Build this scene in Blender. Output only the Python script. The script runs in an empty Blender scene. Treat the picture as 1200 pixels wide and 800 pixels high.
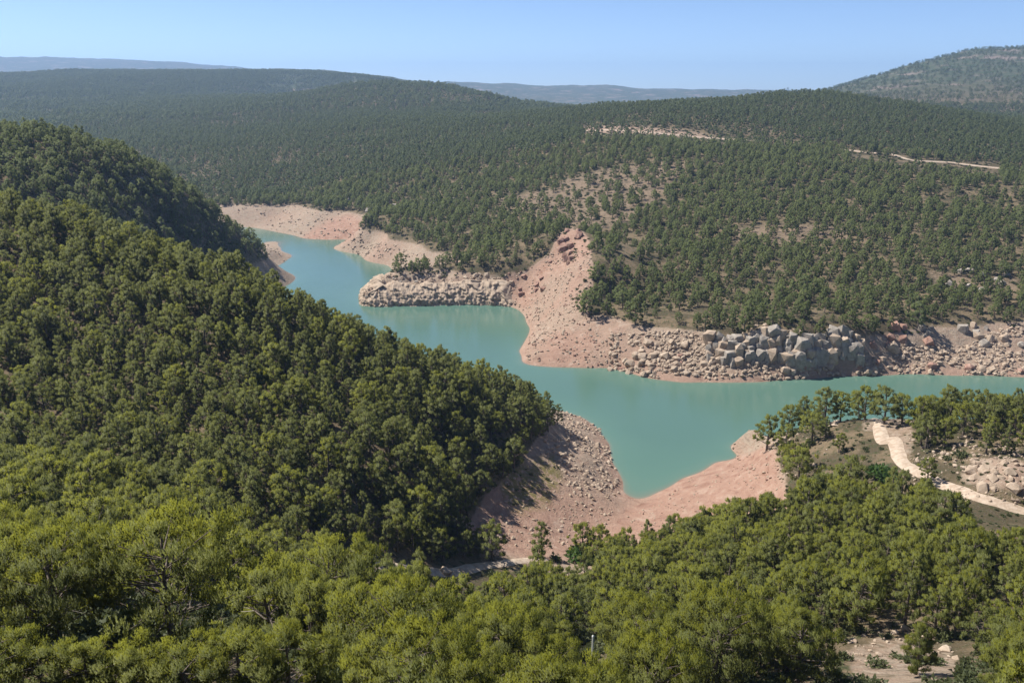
import bpy, bmesh, math, random
import numpy as np
from mathutils import Vector, Matrix

random.seed(7)
rng = np.random.default_rng(7)
S = bpy.context.scene
COL = S.collection
R = math.radians

# ------------------------------------------------------------------ camera
H = 110.0                      # eye height above the water, metres
FPX = 1000.0                   # focal length in pixels of a 1200 x 800 frame
PITCH = math.atan(0.295)
cam_d = bpy.data.cameras.new('camera')
cam = bpy.data.objects.new('camera', cam_d)
COL.objects.link(cam)
cam.location = (0, 0, H)
cam.rotation_euler = (math.pi / 2 - PITCH, 0, 0)
cam_d.sensor_width = 36.0
cam_d.lens = FPX / 1200 * 36
cam_d.clip_start = 0.5
cam_d.clip_end = 60000
S.camera = cam

# ------------------------------------------------------------------ sky, sun, exposure
SUN_AZ = math.atan2(-0.91, 0.42)     # sun stands to the left and a little beyond the valley
SUN_EL = R(54)
world = bpy.data.worlds.new('World')
S.world = world
world.use_nodes = True
wn, wl = world.node_tree.nodes, world.node_tree.links
sky = wn.new('ShaderNodeTexSky')
sky.sky_type = 'NISHITA'
sky.sun_disc = False
sky.sun_elevation = SUN_EL
sky.sun_rotation = SUN_AZ
sky.altitude = 1000
sky.air_density = 0.5
sky.dust_density = 0.5
sky.ozone_density = 3.0
wl.new(sky.outputs[0], wn['Background'].inputs[0])
wn['Background'].inputs[1].default_value = 0.105

sd = bpy.data.lights.new('sun', 'SUN')
sd.energy = 4.9
sd.angle = R(0.53)
sd.color = (1.0, 0.95, 0.87)
sun = bpy.data.objects.new('sun', sd)
COL.objects.link(sun)
to_sun = Vector((math.sin(SUN_AZ) * math.cos(SUN_EL), math.cos(SUN_AZ) * math.cos(SUN_EL), math.sin(SUN_EL)))
sun.rotation_euler = to_sun.to_track_quat('Z', 'Y').to_euler()
sun.location = (0, 0, 400)

S.view_settings.view_transform = 'Standard'
S.view_settings.look = 'None'
S.view_settings.exposure = 0.75
S.view_settings.gamma = 1.0
S.view_settings.use_curve_mapping = False
S.render.engine = 'CYCLES'
S.cycles.max_bounces = 5
S.cycles.transparent_max_bounces = 4

# ------------------------------------------------------------------ helpers
def tag(o, label=None, cat=None, group=None, kind=None):
    if label: o['label'] = label
    if cat: o['category'] = cat
    if group: o['group'] = group
    if kind: o['kind'] = kind
    return o

def link(o, parent=None):
    COL.objects.link(o)
    if parent: o.parent = parent
    return o

def empty(name, loc, rz=0.0, sc=(1, 1, 1)):
    o = bpy.data.objects.new(name, None)
    o.location = loc; o.rotation_euler = (0, 0, rz); o.scale = sc
    o.empty_display_size = 0.3
    return link(o)

def mesh_from(name, V, F, mats, matidx=None, smooth=False):
    """F: ndarray (n,3) or (n,4)"""
    me = bpy.data.meshes.new(name)
    V = np.asarray(V, np.float32); F = np.asarray(F, np.int32)
    n, k = F.shape
    me.vertices.add(len(V)); me.vertices.foreach_set('co', V.ravel())
    me.loops.add(n * k); me.loops.foreach_set('vertex_index', F.ravel())
    me.polygons.add(n)
    me.polygons.foreach_set('loop_start', np.arange(0, n * k, k, dtype=np.int32))
    me.polygons.foreach_set('loop_total', np.full(n, k, np.int32))
    if smooth: me.polygons.foreach_set('use_smooth', np.ones(n, bool))
    if matidx is not None: me.polygons.foreach_set('material_index', np.asarray(matidx, np.int32))
    for m in (mats if isinstance(mats, (list, tuple)) else [mats]): me.materials.append(m)
    me.update(calc_edges=True)
    return me

def fattr(me, name, vals):
    a = me.attributes.new(name, 'FLOAT', 'POINT')
    a.data.foreach_set('value', np.asarray(vals, np.float32).ravel())

def _hash(ix, iy, seed):
    h = (ix.astype(np.int64) * 374761393 + iy.astype(np.int64) * 668265263 + seed * 1442695041) & 0xFFFFFFFF
    h = ((h ^ (h >> 13)) * 1274126177) & 0xFFFFFFFF
    return ((h ^ (h >> 16)) & 0xFFFFFF) / float(0xFFFFFF)

def vnoise(x, y, seed=0):
    ix, iy = np.floor(x), np.floor(y)
    fx, fy = x - ix, y - iy
    fx = fx * fx * fx * (fx * (fx * 6 - 15) + 10); fy = fy * fy * fy * (fy * (fy * 6 - 15) + 10)
    a = _hash(ix, iy, seed); b = _hash(ix + 1, iy, seed); c = _hash(ix, iy + 1, seed); d = _hash(ix + 1, iy + 1, seed)
    return (a * (1 - fx) + b * fx) * (1 - fy) + (c * (1 - fx) + d * fx) * fy

def fbm(x, y, seed=0, octaves=4):
    """roughly -1 .. 1"""
    s, amp, tot = 0, 1.0, 0
    for o in range(octaves):
        s = s + amp * (vnoise(x * 2 ** o + 17.3 * o, y * 2 ** o - 9.1 * o, seed + o) * 2 - 1)
        tot += amp; amp *= 0.5
    return s / tot

def sstep(a, b, x):
    t = np.clip((x - a) / (b - a), 0, 1)
    return t * t * (3 - 2 * t)

# ------------------------------------------------------------------ camera geometry used to survey the place
CP, SP = math.cos(PITCH), math.sin(PITCH)
def ray(px, py):
    u, v = (px - 600) / FPX, (400 - py) / FPX
    return u, CP + v * SP, -SP + v * CP          # x, y, z

def at_z(px, py, z):
    a, b, c = ray(px, py)
    t = (z - H) / c
    return (a * t, b * t, z)

def at_d(px, py, D, canopy=0.0):
    a, b, c = ray(px, py)
    t = D / b
    return (a * t, D, H + c * t - canopy)

# ------------------------------------------------------------------ terrain survey points -> height field
TL = 13.0     # old water line: forest starts about here
C = []        # control points (x, y, z)
for p in [(905, 512), (890, 523), (865, 532), (840, 541), (800, 560), (770, 577), (745, 584), (730, 576), (723, 550), (714, 520), (700, 502), (682, 489),
          # right bank, from the right edge to the red slope
          (1260, 442), (1200, 442), (1120, 440), (1050, 439), (990, 440), (940, 444), (900, 447), (850, 448), (800, 448), (760, 443), (735, 436), (715, 431),
          (690, 431), (650, 430), (625, 428), (612, 424), (608, 412), (616, 398), (621, 384), (616, 372), (606, 362), (585, 357),
          # rock peninsula
          (555, 356), (510, 357), (460, 358), (432, 358), (423, 354), (425, 345),
          # far beaches
          (455, 311), (425, 301), (404, 295), (392, 292), (405, 285), (420, 282), (385, 281), (355, 279), (340, 275), (305, 268), (285, 266),
          # bare tip of the far left spur
          (300, 317), (320, 313), (335, 305), (342, 299), (330, 291), (312, 283)]:
    C.append(at_z(p[0], p[1], 0.0))
def bed(pts):
    for px, py, z in pts:
        x, y, _ = at_z(px, py, 0); C.append((x, y, z))
bed([(760, 545, -5), (800, 510, -10), (840, 500, -9), (740, 500, -9), (700, 460, -11), (640, 448, -8), (900, 475, -12), (1000, 465, -11), (1100, 462, -12), (1250, 465, -12),
     (560, 400, -10), (500, 385, -10), (450, 375, -8), (580, 376, -5), (400, 335, -10), (380, 312, -8), (440, 326, -7), (355, 292, -5), (330, 277, -2), (800, 470, -11), (590, 415, -6)])
def zz(pts):
    for px, py, z in pts: C.append(at_z(px, py, z))
def dd(pts, can=0.0):
    for px, py, D in pts: C.append(at_d(px, py, D, can))
def xx(pts):
    for px, D, z in pts: C.append(((px - 600) / FPX * D, D, z))
# near beach and the bare bank below the left spur
zz([(760, 600, 1.6), (735, 600, 1.4), (705, 615, 3.4), (670, 632, 6.5), (640, 610, 9), (700, 575, 4.5), (690, 540, 5.5), (665, 520, 7), (650, 495, 8.5), (655, 560, 8.5), (620, 540, 12.5),
    (600, 580, 12.5), (560, 600, 15), (530, 595, 19), (600, 515, 17), (640, 488, 11), (575, 560, 17), (800, 590, 3), (850, 560, 4.0), (830, 612, 6), (880, 545, 5), (890, 590, 9), (900, 560, 11), (760, 632, 6), (820, 632, 9)])
# headland with the track
zz([(905, 535, 12), (930, 515, 16), (960, 500, 20), (1010, 492, 24), (1070, 500, 27), (1130, 500, 29), (1200, 505, 31), (1280, 510, 33), (1050, 515, 26), (1060, 540, 26), (1110, 570, 27), (1200, 595, 28),
    (940, 560, 17), (990, 560, 22), (960, 600, 22), (1050, 600, 26), (1150, 545, 31), (1190, 560, 32), (1280, 600, 30)])
xx([(905, 252, 8), (960, 250, 8), (1050, 248, 9), (1150, 250, 10), (1300, 255, 9), (940, 268, -3), (1050, 272, -4), (1200, 278, -5)])
# slope below the camera (ground under the canopy)
xx([(-700, 30, 86), (-700, 46, 78), (-700, 80, 70), (-700, 120, 64), (-700, 175, 78), (-700, 235, 92), (-700, 320, 80), (-700, 420, 100), (-700, 700, 80), (1900, 30, 86), (1900, 46, 72), (1900, 80, 55), (1900, 120, 42), (1900, 180, 36), (1900, 270, 10), (1900, 330, 8), (1900, 400, 30), (1900, 650, 65), (1900, 1100, 95), (1900, 2500, 200), (-100, 30, 88), (300, 30, 84), (600, 30, 79.5), (900, 30, 80), (1200, 30, 80), (1500, 30, 83),
    (-200, 46, 78), (150, 46, 76.5), (330, 46, 74.5), (600, 50, 64.5), (800, 46, 67), (1000, 44, 68.5), (1200, 46, 67), (1400, 50, 68), (-200, 80, 64), (100, 80, 57), (350, 80, 51), (600, 85, 45), (800, 85, 45), (1000, 85, 46), (1200, 85, 46), (1450, 85, 50),
    (600, 120, 28), (750, 120, 28), (900, 120, 31), (1050, 120, 34), (1250, 120, 36), (600, 158, 14.5), (700, 160, 12), (800, 160, 14), (900, 160, 20), (1000, 160, 26), (1150, 150, 30), (470, 125, 27), (500, 150, 21)])
# gully between the two slopes and the left spur
xx([(-250, 125, 57), (0, 118, 50), (200, 116, 43), (350, 122, 34), (440, 136, 27), (540, 158, 17)])
dd([(-250, 215, 235), (-100, 222, 235), (0, 232, 230), (80, 245, 226), (150, 268, 220), (270, 303, 215), (340, 338, 214), (400, 370, 215), (460, 395, 222), (520, 416, 232), (600, 445, 243), (640, 468, 255)], 6.5)
dd([(-200, 380, 175), (0, 420, 170), (100, 430, 168), (200, 440, 165), (300, 460, 163), (400, 480, 165), (500, 520, 170), (0, 520, 140), (150, 530, 137), (300, 545, 138), (420, 570, 146), (0, 320, 200), (150, 350, 190), (300, 390, 185), (400, 425, 190), (500, 460, 200), (560, 480, 212)], 6.0)
xx([(-200, 300, 60), (0, 300, 50), (150, 300, 36), (270, 290, 22), (380, 275, 12), (460, 272, 6), (540, 280, 4), (610, 288, 3), (300, 340, 4), (400, 310, -3), (500, 310, -7), (600, 310, -6), (360, 380, -6), (450, 390, -9), (300, 430, -3)])
# far left spur
dd([(-250, 120, 400), (-100, 128, 400), (0, 140, 400), (70, 155, 405), (150, 184, 420), (200, 208, 440), (250, 241, 470), (285, 266, 510)], 5.5)
zz([(303, 290, 9), (283, 300, 12), (318, 297, 5)])
xx([(0, 340, 74), (100, 350, 58), (180, 380, 40), (240, 420, 22), (280, 470, 11), (-100, 600, 60), (0, 560, 60), (100, 560, 40), (200, 560, 16), (260, 600, 2), (220, 650, -3), (150, 700, 5), (0, 750, 30), (290, 640, -3), (240, 690, -2)])
# far beaches
zz([(262, 241, 13), (300, 242, 13), (340, 240, 13), (375, 246, 14), (400, 222, 24), (415, 215, 28), (400, 250, 12), (420, 262, 9), (375, 265, 5), (320, 256, 5), (425, 272, 13), (455, 280, 13), (490, 290, 13), (510, 298, 12), (430, 285, 6), (470, 298, 7)])
# peninsula and red slope
zz([(430, 336, 9), (455, 323, 12), (500, 321, 13), (550, 321, 13.5), (590, 322, 14), (470, 314, 13), (520, 310, 15), (570, 300, 20), (620, 295, 24), (615, 330, 11), (640, 345, 10), (640, 320, 17), (660, 300, 24), (672, 270, 36), (690, 280, 34),
    (640, 380, 5), (660, 400, 5.5), (640, 415, 2.5), (680, 372, 12), (690, 345, 19), (700, 320, 25), (700, 395, 8), (690, 300, 30)])
xx([(430, 478, 3), (470, 490, 2), (520, 500, 6), (410, 470, -3), (440, 505, -3)])
# right bank: talus, cliff, top
for px, yt, zt, ym, zm in [(720, 383, 11.5, 410, 5.5), (760, 387, 12, 415, 5.5), (800, 391, 12.5, 420, 5), (850, 392, 14, 421, 6), (900, 392, 15.5, 420, 6.5), (950, 394, 15.5, 418, 7), (1000, 392, 15.5, 416, 7), (1050, 385, 14.5, 414, 6), (1120, 380, 13.5, 412, 5.5), (1200, 378, 13.5, 412, 5.5), (1280, 378, 13.5, 412, 5.5)]:
    zz([(px, yt, zt), (px, ym, zm), (px, yt - 14, zt + 2.5)])
# hill on the right
dd([(720, 340, 395), (800, 340, 385), (900, 345, 380), (1000, 340, 385), (1100, 335, 390), (1250, 330, 395), (720, 280, 480), (800, 280, 470), (900, 280, 465), (1000, 280, 460), (1100, 280, 455), (1250, 275, 460),
    (740, 220, 600), (850, 220, 590), (950, 220, 580), (1080, 220, 575), (1250, 215, 580), (700, 180, 720), (800, 170, 720), (900, 180, 700), (1000, 180, 690), (1080, 188, 670), (1170, 198, 650), (1300, 205, 640),
    (620, 240, 600), (560, 255, 570), (500, 268, 565), (620, 200, 740), (700, 155, 800), (780, 157, 810), (850, 163, 800), (920, 150, 850), (1050, 150, 860), (1200, 160, 830), (1300, 165, 820), (800, 125, 1000), (720, 125, 1080),
    (620, 131, 1250), (660, 129, 1180), (720, 122, 1220), (780, 121, 1200), (850, 117.5, 1150), (900, 110, 1150), (950, 108.5, 1150), (1000, 113, 1150), (1050, 120, 1150), (1120, 130, 1120), (1200, 142, 1080), (1320, 150, 1050)], 4)
xx([(700, 1450, 75), (800, 1450, 70), (900, 1450, 75), (1000, 1450, 70), (1100, 1450, 65), (1250, 1400, 62), (1350, 1300, 65)])
# hills on the left and centre
dd([(440, 245, 620), (540, 238, 640), (480, 205, 760), (400, 205, 800), (330, 222, 820), (270, 222, 800), (240, 200, 900), (330, 190, 950), (420, 175, 950), (520, 170, 930), (600, 155, 1000),
    (180, 170, 1100), (280, 160, 1200), (380, 150, 1200), (480, 140, 1250), (560, 135, 1350), (640, 128, 1400), (120, 145, 1450), (230, 140, 1500), (330, 128, 1600), (430, 118, 1650), (520, 114, 1700), (570, 112, 1750), (600, 123, 1700), (640, 127, 1700), (400, 101, 1950), (460, 97, 1950), (530, 101, 1950),
    (350, 110, 1950), (580, 117, 1900), (50, 135, 1700), (-80, 130, 1800), (-250, 125, 1800), (120, 120, 2000), (250, 115, 2050)], 4)
xx([(-100, 1100, 30), (0, 1050, 25), (80, 950, 15)])
xx([(560, 2400, 60), (640, 2300, 50), (700, 2200, 50), (450, 2500, 75), (350, 2600, 80), (820, 2200, 55)])
dd([(-250, 90, 3200), (0, 88, 3200), (100, 86, 3200), (200, 84, 3300), (300, 84, 3300), (380, 85, 3200), (430, 90, 3000), (470, 97, 2900), (0, 100, 2600), (150, 98, 2600), (280, 97, 2700),
    # blue table-land
    (330, 80, 5200), (400, 84, 5200), (460, 92, 5400), (520, 96, 6500), (600, 99, 7000), (700, 101, 7000), (800, 104, 7000), (870, 106, 7000), (960, 108, 7000), (500, 106, 6000), (620, 110, 6000), (750, 112, 6000), (900, 113, 6000),
    # mountain on the right
    (800, 119, 2500), (860, 118, 2500), (910, 117, 2500), (945, 113, 2450), (900, 119, 3200), (970, 118, 3000),
    (960, 118, 2050), (985, 104, 2350), (1020, 92, 2500), (1060, 79, 2600), (1100, 69, 2700), (1140, 62, 2750), (1170, 59, 2750), (1200, 58, 2700), (1280, 56, 2600), (1450, 60, 2500), (1030, 112, 2000), (1100, 118, 1800), (1200, 120, 1700), (1100, 95, 2200), (1200, 92, 2150), (1320, 100, 2000),
    # far range on the left
    (-250, 72, 9000), (0, 68, 9000), (40, 68, 9000), (65, 66, 9000), (90, 69, 9000), (150, 70, 9000), (215, 74, 9000), (280, 80, 9000)], 0)
xx([(520, 3400, 75), (560, 3000, 45), (620, 3000, 35), (700, 3000, 35), (780, 3000, 40), (860, 2950, 50), (560, 4100, 40), (620, 4100, 30), (700, 4100, 30), (800, 4100, 35), (900, 4100, 45), (620, 5000, 35), (720, 5000, 35), (820, 5000, 40), (1000, 3600, 60), (1150, 3900, 80), (1400, 3800, 80), (0, 4500, 150), (200, 4500, 140), (380, 7000, 90), (0, 6500, 110), (200, 6500, 110), (600, 9000, 60), (900, 9000, 60), (1200, 9000, 60), (600, 10800, 60), (1000, 10800, 60), (300, 10800, 150)])
C = np.array(C, float)

def warp(x, y):
    r = np.hypot(x, y)
    return np.stack([np.arctan2(x, y) * 1.0, np.log(np.maximum(r, 1.0)) * 0.9], -1)
Pc = warp(C[:, 0], C[:, 1])
def kern(d): return np.sqrt(d * d + 0.012 ** 2)
n = len(C)
K = kern(np.linalg.norm(Pc[:, None] - Pc[None], axis=-1))
K -= np.eye(n) * 0.0015
A = np.zeros((n + 3, n + 3)); A[:n, :n] = K
A[:n, n] = 1; A[:n, n + 1:] = Pc; A[n, :n] = 1; A[n + 1:, :n] = Pc.T
W = np.linalg.solve(A, np.concatenate([C[:, 2], np.zeros(3)]))

# polar grid, fine where the picture is fine
def spaced(a, b, step): return list(np.exp(np.arange(math.log(a), math.log(b), step)))
rows = spaced(4, 150, 0.022) + spaced(150, 205, 0.010) + spaced(205, 480, 0.0045) + spaced(480, 800, 0.007) + spaced(800, 2200, 0.013) + spaced(2200, 11500, 0.017) + [11500.0]
cols = list(np.radians(np.concatenate([np.arange(-58, -37, 0.8), np.arange(-37, 37, 0.155), np.arange(37, 58.1, 0.8)])))
RR = np.array(rows); AZ = np.array(cols); LR = np.log(RR)
rg, ag = np.meshgrid(RR, AZ, indexing='ij')
GX, GY = rg * np.sin(ag), rg * np.cos(ag)
Q = warp(GX.ravel(), GY.ravel())
Zb = np.empty(len(Q))
for i in range(0, len(Q), 20000):
    q = Q[i:i + 20000]
    dx = q[:, 0:1] - Pc[None, :, 0]; dy_ = q[:, 1:2] - Pc[None, :, 1]
    Zb[i:i + 20000] = np.sqrt(dx * dx + dy_ * dy_ + 0.012 ** 2) @ W[:n] + W[n] + q @ W[n + 1:]
Zb = Zb.reshape(GX.shape)
prof = np.interp(rg, [0, 5, 15, 30, 45], [108, 105, 96.3, 81.5, 72])
wn_ = sstep(24, 42, rg)
Zb = prof * (1 - wn_) + Zb * wn_
# relief: gullies and lumps on the hills, broken rock on the drained banks
far = np.clip(rg / 900, 0, 12)
land = sstep(3, 22, Zb)
Zb = Zb + land * (fbm(GX / 60, GY / 60, 3) * np.minimum(2.2, 0.4 + rg / 300) + far * fbm(GX / 260, GY / 260, 11) * 2.4 * sstep(600, 1500, rg) + sstep(1500, 3500, rg) * 7 * fbm(GX / 700, GY / 700, 21))
mtn = sstep(1700, 2300, rg) * (1 - sstep(3200, 3800, rg)) * sstep(0.33, 0.42, ag)
Zb = Zb + mtn * 7 * (1 - np.abs(fbm(GX / 140, GY / 140, 31)) * 2)
pen = sstep(-95, -80, GX + 0 * GY) * 0 + ((GX > -85) & (GX < 2) & (GY > 436) & (GY < 475)) * 1.0
bankz = sstep(0.3, 2.5, Zb) * (1 - sstep(16, 24, Zb)) * sstep(180, 230, rg) * (1 - sstep(900, 1100, rg))
Zb = Zb + bankz * (0.55 * fbm(GX / 9, GY / 9, 5, 3) + 0.5 * (0.5 - np.abs(fbm(GX / 16, GY / 7, 8, 3))) * 2 - 0.25)
cliff = ((GX > 70) & (GX < 260) & (GY > 305) & (GY < 350)) * 1.0
rg2 = (0.5 - np.abs(fbm(GX / 9, GY / 5, 15, 4))) * 2
Zb = Zb + sstep(0.5, 3.5, Zb) * (1 - sstep(15, 17, Zb)) * (pen * 1.5 + cliff * 0.7) * (rg2 - 0.55)

def terrain(x, y):
    x = np.asarray(x, float); y = np.asarray(y, float)
    r = np.clip(np.hypot(x, y), RR[0], RR[-1] - 1); a = np.clip(np.arctan2(x, y), AZ[0], AZ[-1] - 1e-6)
    i = np.clip(np.searchsorted(RR, r) - 1, 0, len(RR) - 2); j = np.clip(np.searchsorted(AZ, a) - 1, 0, len(AZ) - 2)
    fi = (r - RR[i]) / (RR[i + 1] - RR[i]); fj = (a - AZ[j]) / (AZ[j + 1] - AZ[j])
    return (Zb[i, j] * (1 - fj) + Zb[i, j + 1] * fj) * (1 - fi) + (Zb[i + 1, j] * (1 - fj) + Zb[i + 1, j + 1] * fj) * fi

TS = np.exp(np.linspace(math.log(20), math.log(14000), 5000))
def survey(px, py, lift=0.0):
    """the point of the ground seen in direction (px, py)"""
    a, b, c = ray(px, py)
    x, y, z = a * TS / b, TS, H + c * TS / b
    d = z - terrain(x, y) - lift
    k = np.argmax(d < 0)
    if d[k] >= 0: k = len(TS) - 1
    t0, t1 = TS[k - 1], TS[k]; w = d[k - 1] / (d[k - 1] - d[k] + 1e-9)
    D = t0 + (t1 - t0) * min(max(w, 0), 1)
    return (a * D / b, D)

def to_px(x, y, z):
    """direction of a world point as photograph pixel, arrays allowed"""
    zr = z - H
    dep = y * CP - zr * SP
    return 600 + FPX * x / dep, 400 - FPX * (y * SP + zr * CP) / dep

def site(poly, lift=0.0):
    return np.array([survey(px, py, lift) for px, py in poly])

def inside(x, y, poly):
    x = np.asarray(x, float); y = np.asarray(y, float); r = np.zeros(x.shape, bool)
    w = np.clip(np.hypot(x, y) * 0.011, 1.3, 6)           # ragged outlines
    x, y = x + w * fbm(x / (w * 3.2), y / (w * 3.2), 301, 3), y + w * fbm(x / (w * 3.2), y / (w * 3.2), 302, 3)
    j = len(poly) - 1
    for i in range(len(poly)):
        xi, yi = poly[i]; xj, yj = poly[j]
        c = ((yi > y) != (yj > y)) & (x < (xj - xi) * (y - yi) / (yj - yi + 1e-12) + xi)
        r ^= c; j = i
    return r

# ------------------------------------------------------------------ areas of the place
AREA = {
    'left_bank': site([(538, 606), (572, 584), (602, 556), (618, 526), (632, 508), (652, 497), (672, 492), (690, 494), (726, 560), (735, 600), (700, 640), (640, 660), (590, 648), (556, 628)]),
    'red_beach': site([(728, 598), (760, 582), (800, 560), (850, 538), (893, 525), (905, 560), (935, 590), (915, 612), (850, 624), (790, 630), (740, 640), (690, 650), (690, 610)]),
    'red_slope': site([(596, 322), (640, 300), (652, 276), (672, 262), (690, 280), (694, 330), (688, 375), (700, 398), (720, 430), (610, 428), (620, 380), (605, 358), (590, 345)]),
    'red_mound': site([(352, 280), (418, 283), (425, 262), (408, 250), (392, 254), (372, 266)]),
    'head_rock': site([(1110, 560), (1150, 538), (1200, 540), (1230, 560), (1210, 580), (1160, 572)]),
    'head_bare': site([(1000, 486), (1060, 490), (1075, 520), (1066, 545), (1050, 520), (1000, 505)]),
    'near_gap': site([(985, 745), (1020, 728), (1060, 722), (1110, 735), (1135, 765), (1100, 790), (1040, 788), (1000, 775)], 2.0),
    'fire_break': site([(680, 148), (790, 150), (850, 158), (850, 166), (780, 160), (690, 160)]),
    'thin_a': site([(570, 235), (690, 200), (820, 185), (800, 215), (740, 260), (700, 270), (650, 262), (600, 262)]),
    'thin_b': site([(1080, 310), (1200, 325), (1200, 350), (1140, 345), (1090, 330)]),
    'thin_c': site([(840, 262), (1000, 262), (1000, 285), (900, 290), (840, 280)]),
    'centre_gap': site([(560, 640), (690, 640), (700, 655), (560, 668)]),
    'green_patch': site([(585, 560), (610, 540), (650, 530), (660, 560), (640, 590), (600, 600)]),
}

# dirt tracks: centre line and half width
def track_line(pts, lift=0.0, n=10):
    P = np.array([survey(a, b, lift) for a, b in pts])
    out = []
    for i in range(len(P) - 1):
        p0 = P[max(i - 1, 0)]; p1 = P[i]; p2 = P[i + 1]; p3 = P[min(i + 2, len(P) - 1)]
        for k in range(n):
            t = k / n
            out.append(0.5 * ((2 * p1) + (-p0 + p2) * t + (2 * p0 - 5 * p1 + 4 * p2 - p3) * t * t + (-p0 + 3 * p1 - 3 * p2 + p3) * t ** 3))
    out.append(P[-1])
    return np.array(out)
TRACKS = [
    ('dirt_track', track_line([(975, 500), (1005, 491), (1030, 500), (1047, 515), (1056, 540), (1075, 552), (1110, 570), (1150, 584), (1215, 601)]), 1.55, 'pale dirt track winding over the pine headland beside the water'),
    ('dirt_track', track_line([(395, 668), (440, 664), (490, 668), (530, 671), (560, 664), (590, 660), (608, 657), (640, 655)]), 1.5, 'short pale stretch of dirt track showing between foreground pines'),
    ('dirt_track', track_line([(985, 175), (1010, 178), (1045, 181), (1070, 188), (1110, 190), (1150, 195), (1180, 198), (1240, 203)]), 3.0, 'sandy dirt road cut across the upper right hillside'),
    ('dirt_track', track_line([(676, 154), (700, 153), (740, 154), (780, 157), (820, 161), (850, 163), (885, 165)]), 3.2, 'tan forest road crossing the hillside right of centre'),
]
def track_dist(x, y):
    x = np.asarray(x, float).ravel(); y = np.asarray(y, float).ravel()
    d = np.full(x.shape, 1e9)
    for _, L, w, _ in TRACKS:
        lo, hi = L.min(0) - 12, L.max(0) + 12
        m = (x > lo[0]) & (x < hi[0]) & (y > lo[1]) & (y < hi[1])
        if m.any():
            q = np.full(m.sum(), 1e9)
            for i in range(len(L) - 1):
                a, b = L[i], L[i + 1]; e = b - a; ee = max(e @ e, 1e-9)
                t = np.clip(((x[m] - a[0]) * e[0] + (y[m] - a[1]) * e[1]) / ee, 0, 1)
                q = np.minimum(q, np.hypot(x[m] - a[0] - t * e[0], y[m] - a[1] - t * e[1]))
            d[m] = np.minimum(d[m], q - w)
    return d

# ------------------------------------------------------------------ materials
def new_mat(name):
    m = bpy.data.materials.new(name); m.use_nodes = True
    nt = m.node_tree
    return m, nt.nodes, nt.links, nt.nodes['Principled BSDF']

class NB:
    """small node-building helper"""
    def __init__(s, nt): s.n, s.l = nt.nodes, nt.links
    def noise(s, vec, scale, detail=4, rough=0.55, dist=0.0):
        t = s.n.new('ShaderNodeTexNoise'); t.inputs['Scale'].default_value = scale; t.inputs['Detail'].default_value = detail
        t.inputs['Roughness'].default_value = rough; t.inputs['Distortion'].default_value = dist
        s.l.new(vec, t.inputs['Vector']); return t.outputs['Fac']
    def ramp(s, fac, stops, interp='LINEAR'):
        r = s.n.new('ShaderNodeValToRGB'); r.color_ramp.interpolation = interp
        e = r.color_ramp.elements
        while len(e) < len(stops): e.new(0.5)
        for k, (p, c) in enumerate(stops):
            e[k].position = p; e[k].color = (*c, 1) if len(c) == 3 else c
        s.l.new(fac, r.inputs[0]); return r.outputs[0]
    def mix(s, fac, a, b, mode='MIX'):
        m = s.n.new('ShaderNodeMix'); m.data_type = 'RGBA'; m.blend_type = mode
        for sock, v in ((m.inputs[0], fac), (m.inputs[6], a), (m.inputs[7], b)):
            if isinstance(v, (int, float)): sock.default_value = v
            elif isinstance(v, tuple): sock.default_value = (*v, 1)
            else: s.l.new(v, sock)
        return m.outputs[2]
    def math(s, op, a, b=0.0, clamp=False):
        m = s.n.new('ShaderNodeMath'); m.operation = op; m.use_clamp = clamp
        for k, v in ((0, a), (1, b)):
            if isinstance(v, (int, float)): m.inputs[k].default_value = v
            else: s.l.new(v, m.inputs[k])
        return m.outputs[0]
    def attr(s, name):
        a = s.n.new('ShaderNodeAttribute'); a.attribute_name = name; return a.outputs['Fac']
    def smooth(s, fac, lo, hi):
        m = s.n.new('ShaderNodeMapRange'); m.interpolation_type = 'SMOOTHSTEP'
        m.inputs[1].default_value = lo; m.inputs[2].default_value = hi
        s.l.new(fac, m.inputs[0]); return m.outputs[0]
    def bump(s, h, strength, dist, bsdf):
        b = s.n.new('ShaderNodeBump'); b.inputs['Strength'].default_value = strength; b.inputs['Distance'].default_value = dist
        s.l.new(h, b.inputs['Height']); s.l.new(b.outputs[0], bsdf.inputs['Normal'])

# ground: forest floor, drained bank, red clay, far scrub
M_ground, _, _, bs = new_mat('ground_soil')
nb = NB(M_ground.node_tree)
pos = nb.n.new('ShaderNodeNewGeometry').outputs['Position']
bare, red, grn, farf = nb.attr('bare'), nb.attr('red'), nb.attr('grass'), nb.attr('far')
n1 = nb.noise(pos, 0.09, 5); n2 = nb.noise(pos, 0.6, 5, 0.65); n3 = nb.noise(pos, 0.025, 4); n4 = nb.noise(pos, 2.6, 4, 0.7)
floor_c = nb.mix(nb.smooth(n1, 0.42, 0.58), (0.078, 0.062, 0.036), (0.163, 0.121, 0.075))
floor_c = nb.mix(nb.smooth(n2, 0.48, 0.66), floor_c, (0.049, 0.056, 0.023))
floor_c = nb.mix(nb.math('MULTIPLY', nb.smooth(n4, 0.56, 0.72), 0.7), floor_c, (0.249, 0.203, 0.154))
sc = nb.n.new('ShaderNodeMapping'); sc.inputs['Scale'].default_value = (1, 1, 4.0); nb.l.new(pos, sc.inputs['Vector'])
strat = nb.noise(sc.outputs[0], 0.22, 5, 0.6, 0.6)
rock_c = nb.ramp(strat, [(0.3, (0.215, 0.162, 0.119)), (0.45, (0.316, 0.251, 0.189)), (0.56, (0.273, 0.192, 0.140)), (0.7, (0.377, 0.311, 0.244))])
rock_c = nb.mix(nb.math('MULTIPLY', nb.smooth(n2, 0.5, 0.7), 0.55), rock_c, (0.174, 0.133, 0.098))
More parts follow.
